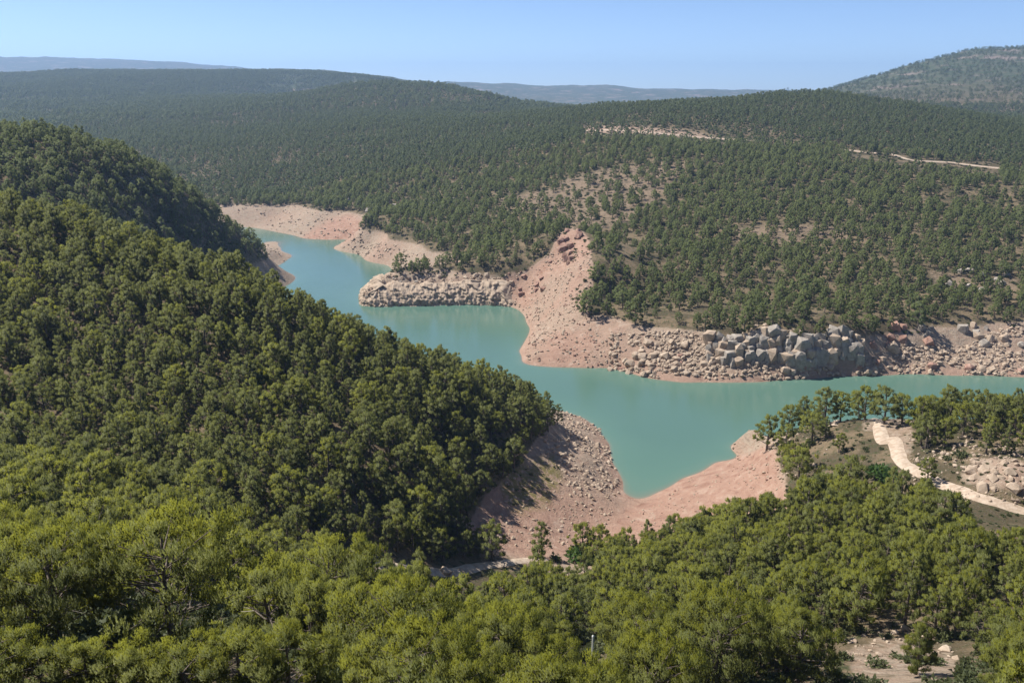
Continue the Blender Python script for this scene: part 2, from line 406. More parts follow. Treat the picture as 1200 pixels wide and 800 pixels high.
rock_c = nb.mix(nb.math('MULTIPLY', nb.smooth(n4, 0.55, 0.7), 0.6), rock_c, (0.418, 0.345, 0.270))
red_c = nb.ramp(strat, [(0.3, (0.228, 0.114, 0.080)), (0.5, (0.318, 0.186, 0.135)), (0.68, (0.371, 0.250, 0.188))])
red_c = nb.mix(nb.math('MULTIPLY', nb.smooth(n4, 0.56, 0.74), 0.5), red_c, (0.382, 0.286, 0.217))
bank_c = nb.mix(red, rock_c, red_c)
bank_c = nb.mix(nb.math('MULTIPLY', grn, nb.smooth(n2, 0.38, 0.55)), bank_c, (0.144, 0.131, 0.036))
barem = nb.smooth(nb.math('ADD', bare, nb.math('MULTIPLY', nb.math('SUBTRACT', n2, 0.5), 0.8)), 0.35, 0.65)
col = nb.mix(barem, floor_c, bank_c)
scrub = nb.mix(nb.smooth(nb.noise(pos, 0.05, 6, 0.75), 0.42, 0.6), (0.040, 0.060, 0.024), (0.085, 0.085, 0.05))
scrub = nb.mix(nb.math('MULTIPLY', nb.smooth(nb.noise(pos, 0.011, 6, 0.72), 0.53, 0.64), 0.8), scrub, (0.24, 0.185, 0.16))
col = nb.mix(farf, col, scrub)
nb.l.new(col, bs.inputs['Base Color']); bs.inputs['Roughness'].default_value = 0.95; bs.inputs['Specular IOR Level'].default_value = 0.15
nb.bump(nb.math('ADD', n2, nb.math('MULTIPLY', n4, 0.5)), 0.9, 0.6, bs)

# water
M_water, _, _, bs = new_mat('reservoir_water')
nb = NB(M_water.node_tree)
pos = nb.n.new('ShaderNodeNewGeometry').outputs['Position']
dep = nb.attr('depth')
wcol = nb.ramp(dep, [(0.0, (0.22, 0.175, 0.125)), (0.025, (0.135, 0.165, 0.122)), (0.08, (0.098, 0.168, 0.128)), (0.3, (0.085, 0.160, 0.124)), (1.0, (0.078, 0.148, 0.117))])
wcol = nb.mix(nb.math('MULTIPLY', nb.smooth(nb.noise(pos, 0.012, 3), 0.4, 0.65), 0.35), wcol, (0.092, 0.168, 0.128))
nb.l.new(wcol, bs.inputs['Base Color'])
bs.inputs['IOR'].default_value = 1.33
sl = nb.noise(pos, 0.02, 3)
rr_ = nb.n.new('ShaderNodeMapRange'); rr_.inputs[1].default_value = 0.4; rr_.inputs[2].default_value = 0.62; rr_.inputs[3].default_value = 0.03; rr_.inputs[4].default_value = 0.12
nb.l.new(sl, rr_.inputs[0]); nb.l.new(rr_.outputs[0], bs.inputs['Roughness'])
mp = nb.n.new('ShaderNodeMapping'); mp.inputs['Scale'].default_value = (1.0, 1.6, 1.0); nb.l.new(pos, mp.inputs['Vector'])
nb.bump(nb.math('ADD', nb.noise(mp.outputs[0], 0.9, 3), nb.noise(mp.outputs[0], 0.16, 2)), 0.10, 0.5, bs)

# rock
def rock_mat(name, a, b, c):
    m, _, _, bs = new_mat(name); nb = NB(m.node_tree)
    pos = nb.n.new('ShaderNodeNewGeometry').outputs['Position']
    oi = nb.n.new('ShaderNodeObjectInfo')
    f = nb.noise(pos, 0.7, 5, 0.65)
    cc = nb.ramp(f, [(0.3, a), (0.5, b), (0.7, c)])
    cc = nb.mix(nb.math('MULTIPLY', oi.outputs['Random'], 0.3), cc, tuple(x * 0.62 for x in b))
    nb.l.new(cc, bs.inputs['Base Color']); bs.inputs['Roughness'].default_value = 0.92; bs.inputs['Specular IOR Level'].default_value = 0.2
    nb.bump(nb.noise(pos, 2.2, 5, 0.7), 0.5, 0.2, bs)
    return m
M_rock = rock_mat('pale_limestone', (0.276, 0.207, 0.152), (0.386, 0.299, 0.221), (0.460, 0.377, 0.294))
M_grey = rock_mat('grey_limestone', (0.20, 0.172, 0.145), (0.31, 0.272, 0.23), (0.39, 0.35, 0.30))
M_redrock = rock_mat('red_sandstone', (0.202, 0.106, 0.078), (0.313, 0.189, 0.143), (0.386, 0.271, 0.212))

# track dirt
M_track, _, _, bs = new_mat('track_dirt'); nb = NB(M_track.node_tree)
pos = nb.n.new('ShaderNodeNewGeometry').outputs['Position']
nb.l.new(nb.mix(nb.smooth(nb.noise(pos, 0.8, 5, 0.65), 0.35, 0.65), (0.320, 0.240, 0.172), (0.448, 0.360, 0.276)), bs.inputs['Base Color'])
bs.inputs['Roughness'].default_value = 0.95
nb.bump(nb.noise(pos, 2.0, 5), 0.5, 0.2, bs)

# foliage and bark
def leaf_mat(name, dark, light, trans, tfac=0.38):
    m, n_, l_, bs = new_mat(name); nb = NB(m.node_tree)
    oi = n_.new('ShaderNodeObjectInfo')
    tc = n_.new('ShaderNodeTexCoord')
    f = nb.noise(tc.outputs['Object'], 1.1, 3, 0.6)
    tone = nb.math('ADD', nb.math('MULTIPLY', oi.outputs['Random'], 0.40), nb.math('MULTIPLY', nb.smooth(f, 0.3, 0.7), 0.25))
    tone = nb.math('ADD', tone, nb.math('MULTIPLY', nb.attr('tone'), 0.45))
    cc = nb.mix(tone, dark, light)
    nb.l.new(cc, bs.inputs['Base Color']); bs.inputs['Roughness'].default_value = 0.6; bs.inputs['Specular IOR Level'].default_value = 0.3
    tr = n_.new('ShaderNodeBsdfTranslucent')
    nb.l.new(nb.mix(tone, tuple(x * 0.7 for x in trans), trans), tr.inputs[0])
    ms = n_.new('ShaderNodeMixShader'); ms.inputs[0].default_value = tfac
    l_.new(bs.outputs[0], ms.inputs[1]); l_.new(tr.outputs[0], ms.inputs[2])
    l_.new(ms.outputs[0], n_['Material Output'].inputs[0])
    return m
M_leaf = leaf_mat('pine_needles', (0.070, 0.088, 0.027), (0.19, 0.205, 0.046), (0.42, 0.43, 0.06), 0.45)
M_leaf_shaded = leaf_mat('shaded_pine_needles', (0.070, 0.088, 0.031), (0.176, 0.190, 0.055), (0.32, 0.34, 0.075), 0.43)  # duller copy of the needles: the left spur's shade side put into colour
M_leaf_hill = leaf_mat('distant_pine_needles', (0.050, 0.072, 0.033), (0.105, 0.128, 0.050), (0.17, 0.21, 0.065), 0.38)
M_leaf_far = leaf_mat('hill_pine_needles', (0.082, 0.110, 0.046), (0.165, 0.188, 0.068), (0.27, 0.32, 0.09), 0.42)
M_bush = leaf_mat('scrub_leaves', (0.065, 0.082, 0.03), (0.115, 0.12, 0.05), (0.15, 0.17, 0.05), 0.3)
M_green = leaf_mat('glossy_bush_leaves', (0.05, 0.10, 0.022), (0.08, 0.14, 0.03), (0.18, 0.28, 0.05), 0.38)
def bark(name, a, b):
    m, n_, l_, bs = new_mat(name); nb = NB(m.node_tree)
    tc = n_.new('ShaderNodeTexCoord')
    nb.l.new(nb.mix(nb.smooth(nb.noise(tc.outputs['Object'], 6, 4), 0.35, 0.65), a, b), bs.inputs['Base Color'])
    bs.inputs['Roughness'].default_value = 0.9
    nb.bump(nb.noise(tc.outputs['Object'], 14, 4), 0.6, 0.03, bs)
    return m
M_bark = bark('pine_bark', (0.075, 0.056, 0.043), (0.17, 0.135, 0.11))
M_dead = bark('bleached_wood', (0.26, 0.225, 0.19), (0.42, 0.38, 0.33))

# ------------------------------------------------------------------ ground
nr, nc = GX.shape
idx = np.arange(nr * nc).reshape(nr, nc)
quads = np.stack([idx[:-1, :-1], idx[:-1, 1:], idx[1:, 1:], idx[1:, :-1]], -1).reshape(-1, 4)
fx, fy = GX.ravel(), GY.ravel(); fz = Zb.ravel()
tl_noise = fbm(fx / 25, fy / 25, 41, 3)
bare = 1 - sstep(TL - 1.5, TL + 2.0, fz + tl_noise * 1.6)
bare *= 1 - sstep(1000, 1200, np.hypot(fx, fy))
# the bank of the near slope is wooded down to the beach
red = np.zeros(len(fx)); grass = np.zeros(len(fx))
for k in ('left_bank', 'red_beach', 'red_slope', 'red_mound', 'head_rock', 'head_bare', 'near_gap'):
    bare = np.maximum(bare, inside(fx, fy, AREA[k]) * (0.56 if k in ('head_bare', 'near_gap') else 1.0))
red = np.where(inside(fx, fy, AREA['red_beach']), 0.8, red)
red = np.where(inside(fx, fy, AREA['red_slope']), 0.2 + 0.5 * sstep(-0.35, 0.25, fbm(fx / 22, fy / 22, 87, 3)), red)
red = np.where(inside(fx, fy, AREA['red_mound']), 0.8, red)
lb = inside(fx, fy, AREA['left_bank'])
red = np.where(lb, 0.12 + 0.55 * sstep(245, 205, fy) * 0 + 0.6 * sstep(225, 195, fy), red)
red = np.maximum(red, 0.45 * sstep(0.15, 0.6, fbm(fx / 40, fy / 40, 77)) * bare)
red = np.maximum(red, 0.55 * (1 - sstep(1.0, 3.0, fz)) * (fy < 420))
for k in ('thin_a', 'thin_b', 'thin_c', 'fire_break', 'centre_gap'):
    m = inside(fx, fy, AREA[k]); bare = np.where(m, np.maximum(bare, 0.45 + 0.2 * (k == 'fire_break')), bare)
    red = np.where(m, np.maximum(red, 0.25), red)
grass = np.where(inside(fx, fy, AREA['green_patch']), 0.8, 0.0)
rr0 = np.hypot(fx, fy)
farm = sstep(1700, 2600, rr0)
def smooth_grid(v, it=2):
    v = v.reshape(nr, nc).copy()
    for _ in range(it):
        v[1:-1, 1:-1] = (v[1:-1, 1:-1] * 2 + v[:-2, 1:-1] + v[2:, 1:-1] + v[1:-1, :-2] + v[1:-1, 2:]) / 6
    return v.ravel()
bare, red, grass = smooth_grid(bare, 4), smooth_grid(red, 4), smooth_grid(grass, 4)

def ground_piece(name, rlo, rhi, alo, ahi):
    q = quads.reshape(nr - 1, nc - 1, 4)
    i0, i1 = np.searchsorted(RR, rlo), np.searchsorted(RR, rhi); j0, j1 = np.searchsorted(AZ, alo), np.searchsorted(AZ, ahi)
    sub = idx[i0:i1 + 1, j0:j1 + 1]
    a, b = sub.shape
    vi = sub.ravel(); loc = np.arange(a * b).reshape(a, b)
    F = np.stack([loc[:-1, :-1], loc[1:, :-1], loc[1:, 1:], loc[:-1, 1:]], -1).reshape(-1, 4)[:, ::-1]
    me = mesh_from(name, np.stack([fx[vi], fy[vi], fz[vi]], -1), F, M_ground, smooth=True)
    for nme, v in (('bare', bare), ('red', red), ('grass', grass), ('far', farm)): fattr(me, nme, v[vi])
    o = link(bpy.data.objects.new(name, me)); o['kind'] = 'structure'
    return o
ground = ground_piece('ground', 0, 1450, -2, 2)
ground_piece('middle_hills', 1450, 4300, -2, 0.27)
ground_piece('mountain', 1450, 4300, 0.27, 2)
ground_piece('distant_hills', 4300, 19000, -2, 2)

# water sheet over the drowned part of the valley
wet = (Zb < 1.2) & (rg > 150) & (rg < 1100)
q4 = np.stack([idx[:-1, :-1], idx[:-1, 1:], idx[1:, 1:], idx[1:, :-1]], -1)
wq = wet[:-1, :-1] | wet[1:, :-1] | wet[:-1, 1:] | wet[1:, 1:]
F = q4[wq][:, ::-1]
u, inv = np.unique(F, return_inverse=True); F = inv.reshape(F.shape)
# face up
me = mesh_from('water', np.stack([fx[u], fy[u], np.zeros(len(u))], -1), F, M_water, smooth=True)
if me.polygons[0].normal.z < 0: me.flip_normals()
fattr(me, 'depth', np.clip(-fz[u] / 8.0, 0, 1))
o = link(bpy.data.objects.new('water', me)); o['kind'] = 'structure'

# tracks
for name, L, w, lab in TRACKS:
    V = []; F = []
    for i in range(len(L)):
        t = L[min(i + 1, len(L) - 1)] - L[max(i - 1, 0)]; t = t / (np.linalg.norm(t) + 1e-9); nrm = np.array([-t[1], t[0]])
        ww = w * (1 + 0.22 * float(fbm(np.array([i / 4.0]), np.array([w]), 55, 2)[0]))
        for k in range(-2, 3):
            p = L[i] + nrm * ww * k / 2
            V.append((p[0], p[1], float(terrain(p[0], p[1])) + (0.28 if abs(k) < 2 else 0.02) + (0.12 if k == 0 else 0)))
    for i in range(len(L) - 1):
        for k in range(4): F.append((i * 5 + k, i * 5 + k + 1, (i + 1) * 5 + k + 1, (i + 1) * 5 + k))
    me = mesh_from(name, V, F, M_track, smooth=True)
    if sum(p.normal.z for p in me.polygons) < 0: me.flip_normals()
    o = link(bpy.data.objects.new(name, me)); o['kind'] = 'structure'; o['label'] = lab
#__OBJECTS__

# ------------------------------------------------------------------ pines
def tube(path, rad, sides, V, F):
    path = np.asarray(path, float); base = len(V)
    m = len(path)
    for i in range(m):
        t = path[min(i + 1, m - 1)] - path[max(i - 1, 0)]; t = t / (np.linalg.norm(t) + 1e-9)
        a = np.cross(t, [0.31, 0.95, 0.05]); a /= (np.linalg.norm(a) + 1e-9); b = np.cross(t, a)
        for k in range(sides):
            q = 2 * math.pi * k / sides
            V.append(path[i] + rad[i] * (math.cos(q) * a + math.sin(q) * b))
    for i in range(m - 1):
        for k in range(sides):
            k2 = (k + 1) % sides
            F.append((base + i * sides + k, base + i * sides + k2, base + (i + 1) * sides + k2, base + (i + 1) * sides + k))

def profile(shape, t):
    if shape == 'spread': return 1.0 * math.sqrt(max(0.02, 1 - ((t - 0.58) / 0.46) ** 2)) if t > 0.58 else 0.62 + 0.38 * (t - 0.2) / 0.38
    if shape == 'round': return math.sqrt(max(0.03, 1 - ((t - 0.45) / 0.56) ** 2)) * (1 if t < .6 else 1 - .35 * (t - .6))
    return min(1.0, 0.45 + 1.6 * t) * max(0.08, 1 - t) ** 0.62 * 1.25       # ovate

def pine_parts(seed, h, rad, shape, lod):
    rs = np.random.default_rng(seed); U = rs.uniform
    V, F = [], []; pads = []; DV, DF = [], []
    lean = U(-0.35, 0.35, 2)
    sides = {'hi': 7, 'mid': 5, 'low': 4}[lod]
    def trunk_at(t): return np.array([lean[0] * t * t + 0.12 * math.sin(3 * t + seed), lean[1] * t * t + 0.12 * math.cos(4 * t + seed), h * t])
    stems = []
    r0 = 0.024 * h + 0.03
    tube([trunk_at(t) - (np.array([0, 0, 0.5]) if t == 0 else 0) for t in np.linspace(0, 0.93, 8)], [r0 * (1.15 - 1.05 * t) for t in np.linspace(0, 0.93, 8)], sides, V, F)
    nl = {'hi': 30, 'mid': 27, 'low': 11}[lod] + (14 if shape == 'spread' and lod == 'hi' else 0)
    t_lo = {'spread': 0.22, 'round': 0.20, 'ovate': 0.12}[shape]
    az = U(0, 6.28)
    for i in range(nl):
        t = t_lo + (0.93 - t_lo) * ((i + 0.5) / nl) ** (0.62 if shape == 'spread' else 0.85) + U(-0.025, 0.025)
        az += 2.4 + U(-0.5, 0.5)
        L = rad * profile(shape, t) * U(0.68, 1.12)
        if rs.random() < 0.12: L *= 1.18
        end = trunk_at(min(t, 1)) * np.array([1, 1, 0]) + np.array([math.cos(az) * L, math.sin(az) * L, h * t + U(-0.2, 0.3)])
        ts = max(0.08, t - (0.30 if shape == 'spread' else 0.16) * L / rad * U(0.6, 1.1))
        st = trunk_at(ts)
        bend = (st + end) / 2 + np.array([U(-.2, .2), U(-.2, .2), U(-0.25, 0.1) * L * 0.4])
        path = [(1 - s) ** 2 * st + 2 * s * (1 - s) * bend + s * s * end for s in np.linspace(0, 1, 6 if lod == 'hi' else 4)]
        lr = r0 * (0.42 - 0.22 * t) * (0.5 + 0.5 * L / rad)
        if lod != 'low': tube(path, [lr * (1 - 0.8 * s) + 0.008 for s in np.linspace(0, 1, len(path))], 5 if lod == 'hi' else 3, V, F)
        npad = max(1, int(round((3.4 if lod == 'hi' else 2.4 if lod == 'mid' else 1.5) * L / rad + 0.3)))
        for k in range(npad):
            s = 1 - 0.5 * k / max(npad, 1) * U(0.8, 1.1)
            c = (1 - s) ** 2 * st + 2 * s * (1 - s) * bend + s * s * end
            off = rs.normal(size=3) * np.array([.36, .36, .18]) * (0.6 if k == 0 else 1.0) * rad / 2.6
            pads.append((*(c + off + [0, 0, 0.1]), U(0.34, 0.66) * (rad / 2.6) ** 0.6 * (0.86 if lod == 'mid' else 1)))
            if lod == 'hi':
                tube([c - [0, 0, 0.12], c + off * 0.8], [0.02, 0.009], 3, V, F)
        if lod == 'hi' and t < 0.55 and rs.random() < 0.45:      # dead lower twigs
            for q in range(3):
                s = U(0.2, 0.7); p = (1 - s) ** 2 * st + 2 * s * (1 - s) * bend + s * s * end
                d = np.array([math.cos(az + U(-1.1, 1.1)), math.sin(az + U(-1.1, 1.1)), U(-0.35, 0.35)]) * U(0.5, 1.3)
                tube([p, p + d * 0.55 + rs.normal(size=3) * .06, p + d], [0.024, 0.016, 0.006], 3, DV, DF)
    for k in range(4 if lod != 'low' else 2):
        pads.append((*(trunk_at(0.93) + rs.normal(size=3) * [.3, .3, .12] * rad / 2.6 + [0, 0, 0.12 * k]), U(0.4, 0.6) * (rad / 2.6) ** 0.6))
    pads = np.array(pads)
    # shoots on every pad
    nt = {'hi': 54, 'mid': 26, 'low': 15}[lod]
    Pn = len(pads)
    d = rs.normal(size=(Pn, nt, 3)); d /= np.linalg.norm(d, axis=-1, keepdims=True)
    d[..., 2] = np.where(d[..., 2] < -0.25, -d[..., 2] * 0.8, d[..., 2])
    rr = pads[:, None, 3:4] * (rs.random((Pn, nt, 1)) ** 0.45)
    p = pads[:, None, :3] + d * rr * np.array([1.0, 1.0, 1.05])
    ax = d * 0.55 + np.array([0, 0, 0.95]) + rs.normal(size=d.shape) * 0.18
    ax /= np.linalg.norm(ax, axis=-1, keepdims=True)
    p = p.reshape(-1, 3); ax = ax.reshape(-1, 3)
    k = {'hi': 6, 'mid': 3, 'low': 2}[lod]
    ln = {'hi': 0.33, 'mid': 0.52, 'low': 1.0}[lod]; wd = {'hi': 0.062, 'mid': 0.135, 'low': 0.5}[lod]
    if lod == 'low': ln *= (rad / 2.6) ** .5; wd *= (rad / 2.6) ** .5
    p = np.repeat(p, k, 0); ax = np.repeat(ax, k, 0)
    j = rs.normal(size=p.shape); j /= np.linalg.norm(j, axis=-1, keepdims=True)
    dirn = ax + j * 0.45; dirn /= np.linalg.norm(dirn, axis=-1, keepdims=True)
    sd_ = np.cross(dirn, rs.normal(size=p.shape)); sd_ /= np.linalg.norm(sd_, axis=-1, keepdims=True)
    L_ = ln * rs.uniform(0.7, 1.25, (len(p), 1)); w_ = wd * rs.uniform(0.7, 1.2, (len(p), 1))
    base = p - dirn * L_ * 0.35
    if lod == 'hi':
        vv = np.stack([base - sd_ * w_ * .5, base + sd_ * w_ * .5, base + dirn * L_], 1)
    else:
        vv = np.stack([base - sd_ * w_ * .5, base + sd_ * w_ * .5, base + dirn * L_ + sd_ * w_ * rs.uniform(-.3, .3, (len(p), 1))], 1)
    # shade every shoot like the soft clump it belongs to
    ctr = np.array([0, 0, h * 0.5]); outw = p - ctr; outw /= np.linalg.norm(outw, axis=-1, keepdims=True) + 1e-6
    nn = np.repeat(d.reshape(-1, 3), k, 0) * 0.6 + outw * 0.5 + np.array([0, 0, 0.35]) + j * 0.6
    nn /= np.linalg.norm(nn, axis=-1, keepdims=True)
    gn = np.cross(vv[:, 1] - vv[:, 0], vv[:, 2] - vv[:, 0])
    fl = (gn * nn).sum(-1) < 0
    vv[fl] = vv[fl][:, [1, 0, 2]]
    LV = vv.reshape(-1, 3); LF = np.arange(len(LV)).reshape(-1, 3)
    tone = 0.35 * np.repeat(rs.random(Pn), nt) + 0.65 * rs.random(Pn * nt)      # young shoots are paler
    tone = np.repeat(np.repeat(tone, k), 3)
    return (np.array(V), np.array(F)), (LV, LF, np.repeat(nn, 3, 0), tone), (DV, DF)

class Proto:
    """meshes of one form of pine; the first tree placed with it also feeds the woods"""
    def __init__(s, seed, h, rad, shape, lod, leaf):
        (tv, tf), (lv, lf, ln_, tone), (dv, df) = pine_parts(seed, h, rad, shape, lod)
        s.h, s.rad, s.lod = h, rad, lod
        s.trunk = mesh_from('trunk', tv, tf, M_bark, smooth=True)
        s.crown = mesh_from('crown', lv, lf, leaf, smooth=True)
        fattr(s.crown, 'tone', tone)
        s.crown.normals_split_custom_set_from_vertices(ln_.tolist())
        s.dead = mesh_from('dead_branches', dv, df, M_dead) if len(df) else None
        s.first = None
    def place(s, x, y, sc, rz, label, group, name='pine_tree', wide=1.0, sink=0.0):
        o = empty(name, (x, y, float(terrain(x, y)) - sink), rz, (sc * wide, sc * wide, sc))
        tag(o, label, 'tree', group)
        for nme, me in (('trunk', s.trunk), ('crown', s.crown), ('dead_branches', s.dead)):
            if me is None: continue
            c = link(bpy.data.objects.new(nme, me), o)
            if nme == 'dead_branches': c['kind'] = 'stuff'
            if s.first is None or len(s.first) < 2:
                s.first = (s.first or []) + ([c] if nme != 'dead_branches' else [])
        return o

HI = [Proto(11, 8.0, 4.6, 'spread', 'hi', M_leaf), Proto(12, 7.2, 3.6, 'spread', 'hi', M_leaf), Proto(13, 7.0, 2.9, 'round', 'hi', M_leaf),
      Proto(14, 7.6, 2.7, 'round', 'hi', M_leaf), Proto(15, 6.2, 2.9, 'round', 'hi', M_leaf), Proto(16, 7.4, 2.3, 'ovate', 'hi', M_leaf)]
MID = [Proto(21, 7.4, 2.6, 'round', 'mid', M_leaf_shaded), Proto(22, 8.0, 2.4, 'round', 'mid', M_leaf), Proto(23, 7.0, 2.9, 'spread', 'mid', M_leaf), Proto(24, 8.4, 2.3, 'ovate', 'mid', M_leaf_shaded), Proto(25, 6.6, 2.4, 'round', 'mid', M_leaf), Proto(26, 7.6, 2.0, 'ovate', 'mid', M_leaf_shaded)]
LOW = [Proto(31, 7.0, 2.3, 'ovate', 'low', M_leaf_hill), Proto(32, 7.4, 2.4, 'round', 'low', M_leaf_hill), Proto(33, 6.2, 2.6, 'round', 'low', M_leaf_hill), Proto(34, 7.8, 2.1, 'ovate', 'low', M_leaf_hill)]
SMID = [Proto(41, 7.2, 2.3, 'ovate', 'mid', M_leaf_far), Proto(42, 7.0, 2.5, 'round', 'mid', M_leaf_far), Proto(43, 7.8, 2.2, 'ovate', 'mid', M_leaf_far), Proto(44, 6.0, 2.4, 'round', 'mid', M_leaf_far)]

taken = []          # (x, y, keep-clear radius) of the trees and rocks placed by hand
def pine_at(proto, px, py, hpx, label, group=None, wide=1.0, lift=0.0, name='pine_tree'):
    """a pine whose foot stands on the ground in direction (px, py) and which is hpx photograph pixels tall"""
    x, y = survey(px, py, lift)
    while float(terrain(x, y)) < 6.5 and py < 700:
        py += 2; x, y = survey(px, py, lift)
    z = float(terrain(x, y)); dep = y * CP - (z - H) * SP
    sc = hpx * dep / FPX / (0.93 * proto.h)
    taken.append((x, y, proto.rad * sc * 0.75))
    return proto.place(x, y, sc, random.uniform(0, 6.28), label, group, name, wide)

# pines one can pick out
pine_at(HI[0], 205, 762, 152, 'broad many-limbed pine with dark forked trunk, largest in the lower left', wide=1.0)
pine_at(HI[1], 72, 752, 125, 'tall pine left of the largest foreground pine, thin dark trunk showing')
pine_at(HI[1], 390, 760, 120, 'yellow-green pine just right of the largest foreground pine')
pine_at(HI[1], 840, 806, 105, 'dark-trunked pine at the bottom edge, right of centre', lift=0)
pine_at(HI[3], 935, 806, 95, 'pine with open branches at the bottom edge left of the pale rocks')
pine_at(HI[5], 1072, 790, 62, 'small thin pine growing among the pale rocks at bottom right')
pine_at(MID[0], 576, 655, 42, 'round pine beside the pale track, its trunk showing in the shade', wide=1.15)
pine_at(MID[3], 634, 652, 42, 'upright pine alone at the edge of the red beach, centre')
pine_at(MID[1], 683, 655, 44, 'pine at the beach edge, next right from the lone upright one')
EX = [(898, 528, 40, 1, 'bushy dark pine at the foot of the headland beside the red beach'),
      (923, 505, 32, 4, 'small pine on the left shoulder of the headland'),
      (939, 497, 36, 3, 'slim pine at the left end of the headland crest'),
      (966, 497, 42, 0, 'round pine on the headland crest above the left end of the track'),
      (985, 492, 34, 1, 'pine on the headland crest behind the bare track bend'),
      (1013, 492, 36, 2, 'pine at the top of the headland behind the track bend'),
      (1035, 497, 42, 0, 'wide dark pine on the headland crest right of the track bend'),
      (1056, 497, 33, 4, 'pine at the right of the wide dark pine on the headland crest'),
      (1079, 508, 42, 1, 'pine right of the track on the headland, casting shade'),
      (1092, 503, 36, 4, 'shorter pine in the middle of the headland row'),
      (1112, 500, 44, 0, 'tall full pine standing against the green water, middle of the headland row'),
      (1129, 512, 38, 2, 'low spreading pine in front of the headland row'),
      (1151, 508, 46, 0, 'tall pine with flat crown towards the right end of the headland row'),
      (1188, 502, 38, 3, 'slim pine at the right end of the headland row'),
      (1172, 503, 36, 5, 'narrow pine between the flat-crowned one and the slim one on the headland'),
      (1086, 566, 30, 1, 'dark pine on the downhill side of the headland track'),
      (1076, 600, 40, 3, 'upright pine on dry ground below the headland track'),
      (935, 570, 44, 2, 'pine leaning over the left flank of the headland'),
      (990, 596, 60, 0, 'big dark pine in the hollow of the headland')]
for px, py, hp, k, lab in EX:
    pine_at(MID[k], px, py, hp, lab, 'pines on the headland', wide=1.1)
for q_, (px_, py_, hp_, k_, lab_) in enumerate([(-5, 835, 95, 2, 'low pine in the bottom left corner'), (55, 838, 84, 4, 'low bushy pine at the bottom edge under the thin-trunked pine'), (112, 842, 92, 3, 'low pine at the bottom edge left of the largest trunk'),
        (165, 846, 88, 4, 'bright low pine right below the largest trunk'), (225, 850, 98, 2, 'low pine at the bottom edge just right of the largest trunk'), (285, 846, 104, 3, 'low pine at the bottom edge with pale dead twigs beside it'), (338, 838, 100, 2, 'low full pine at the bottom edge, further right of the largest trunk')]):
    pine_at(HI[k_], px_, py_, hp_, lab_, 'low pines along the bottom left edge', wide=1.35)
# pines of the far slopes that stand a little apart
FARP = [(684, 366, 24, 0, 'pine at the upper left edge of the trees beside the red slope'), (690, 372, 30, 1, 'pine in the corner between red slope and rocky bank'), (872, 392, 30, 2, 'pine leaning over the top of the grey cliff'), (1075, 384, 28, 3, 'pine on the lip of the right-hand bank'),
        (744, 380, 28, 0, 'pine at the lower edge of the trees above the tan boulders'), (470, 312, 18, 1, 'small pine on the flat top of the rock peninsula, left'), (535, 309, 20, 2, 'pine on the flat top of the rock peninsula, middle')]
for c_ in range(6):
    FARP.append((702 + 12 * (c_ % 3) + random.uniform(-3, 3), 296 + 12 * c_, random.uniform(17, 24), c_ % 4, f"{['topmost', 'second', 'third', 'fourth', 'fifth', 'lowest'][c_]} pine down the right-hand edge of the red slope"))
for px, py, hp, k, lab in FARP: pine_at(SMID[k], px, py, hp, lab, 'pines on the far bank')
LOWP = [(700, 166, 11, 0, 'tiny pine below the left end of the tan forest road'), (852, 170, 11, 1, 'tiny pine below the right end of the tan forest road'), (1075, 200, 13, 2, 'small pine just below the sandy road on the upper right hill'), (922, 112, 8, 3, 'tiny pine on the wooded crest right of centre')]
for px, py, hp, k, lab in LOWP: pine_at(LOW[k], px, py, hp, lab, 'pines on the far hill')

# ------------------------------------------------------------------ where the woods grow
HOR = np.maximum.accumulate(np.where(rg < 28, -9.0, (Zb + np.where(rg < 200, 0.0, 2.0) - H) / rg), axis=0)
def visible(x, y, z, slack):
    r = np.hypot(x, y); a = np.arctan2(x, y)
    i = np.clip(np.searchsorted(RR, r * 0.985) - 1, 0, len(RR) - 1); j = np.clip(np.searchsorted(AZ, a), 0, len(AZ) - 1)
    return (z + slack - H) / r > HOR[i, j]

def jitter_grid(sp, rlo, rhi, amax):
    xm = rhi * math.sin(amax)
    gx, gy = np.meshgrid(np.arange(-xm, xm, sp), np.arange(rlo * 0.6, rhi, sp * 0.87))
    gx = gx + (np.arange(gx.shape[0]) % 2)[:, None] * sp / 2
    x = (gx + rng.uniform(-.36, .36, gx.shape) * sp).ravel(); y = (gy + rng.uniform(-.36, .36, gx.shape) * sp).ravel()
    r = np.hypot(x, y); a = np.abs(np.arctan2(x, y))
    m = (r >= rlo) & (r < rhi) & (a < amax)
    return x[m], y[m]

def bare_mask(x, y, names):
    m = np.zeros(x.shape, bool)
    for k in names: m |= inside(x, y, AREA[k])
    return m

# spots that stay open to view from the lookout: no crown grows in front of them
OPEN = [((150, 665), 47), ((200, 740), 47), ((205, 700), 47), ((250, 715), 47), ((230, 735), 47), ((80, 715), 47), ((525, 672), 160), ((540, 668), 160), ((560, 664), 160), ((585, 660), 160), ((602, 658), 160), ((404, 668), 140), ((576, 645), 160), ((634, 643), 160), ((684, 645), 160), ((660, 652), 160), ((695, 755), 61),
        ((1000, 752), 60), ((1020, 765), 60), ((1040, 745), 60), ((1070, 740), 60), ((1090, 755), 60), ((1110, 765), 60), ((1120, 775), 60), ((1050, 770), 60), ((850, 790), 46), ((820, 780), 46), ((930, 790), 46)] \
       + [((px_, py_), 150) for px_, py_ in [(1047, 515), (1052, 530), (1058, 543), (1080, 556), (1110, 570), (1130, 578), (1150, 584), (1175, 590), (1195, 596), (1000, 492), (1020, 496), (1150, 555), (1180, 560), (1130, 560)]] \
       + [((695, 750), 0)] + [((q, 152 + max(0, q - 740) * 0.09), 0) for q in range(686, 852, 9)] + [((q, 178 + (q - 1000) * 0.117), 0) for q in range(1000, 1172, 7)]
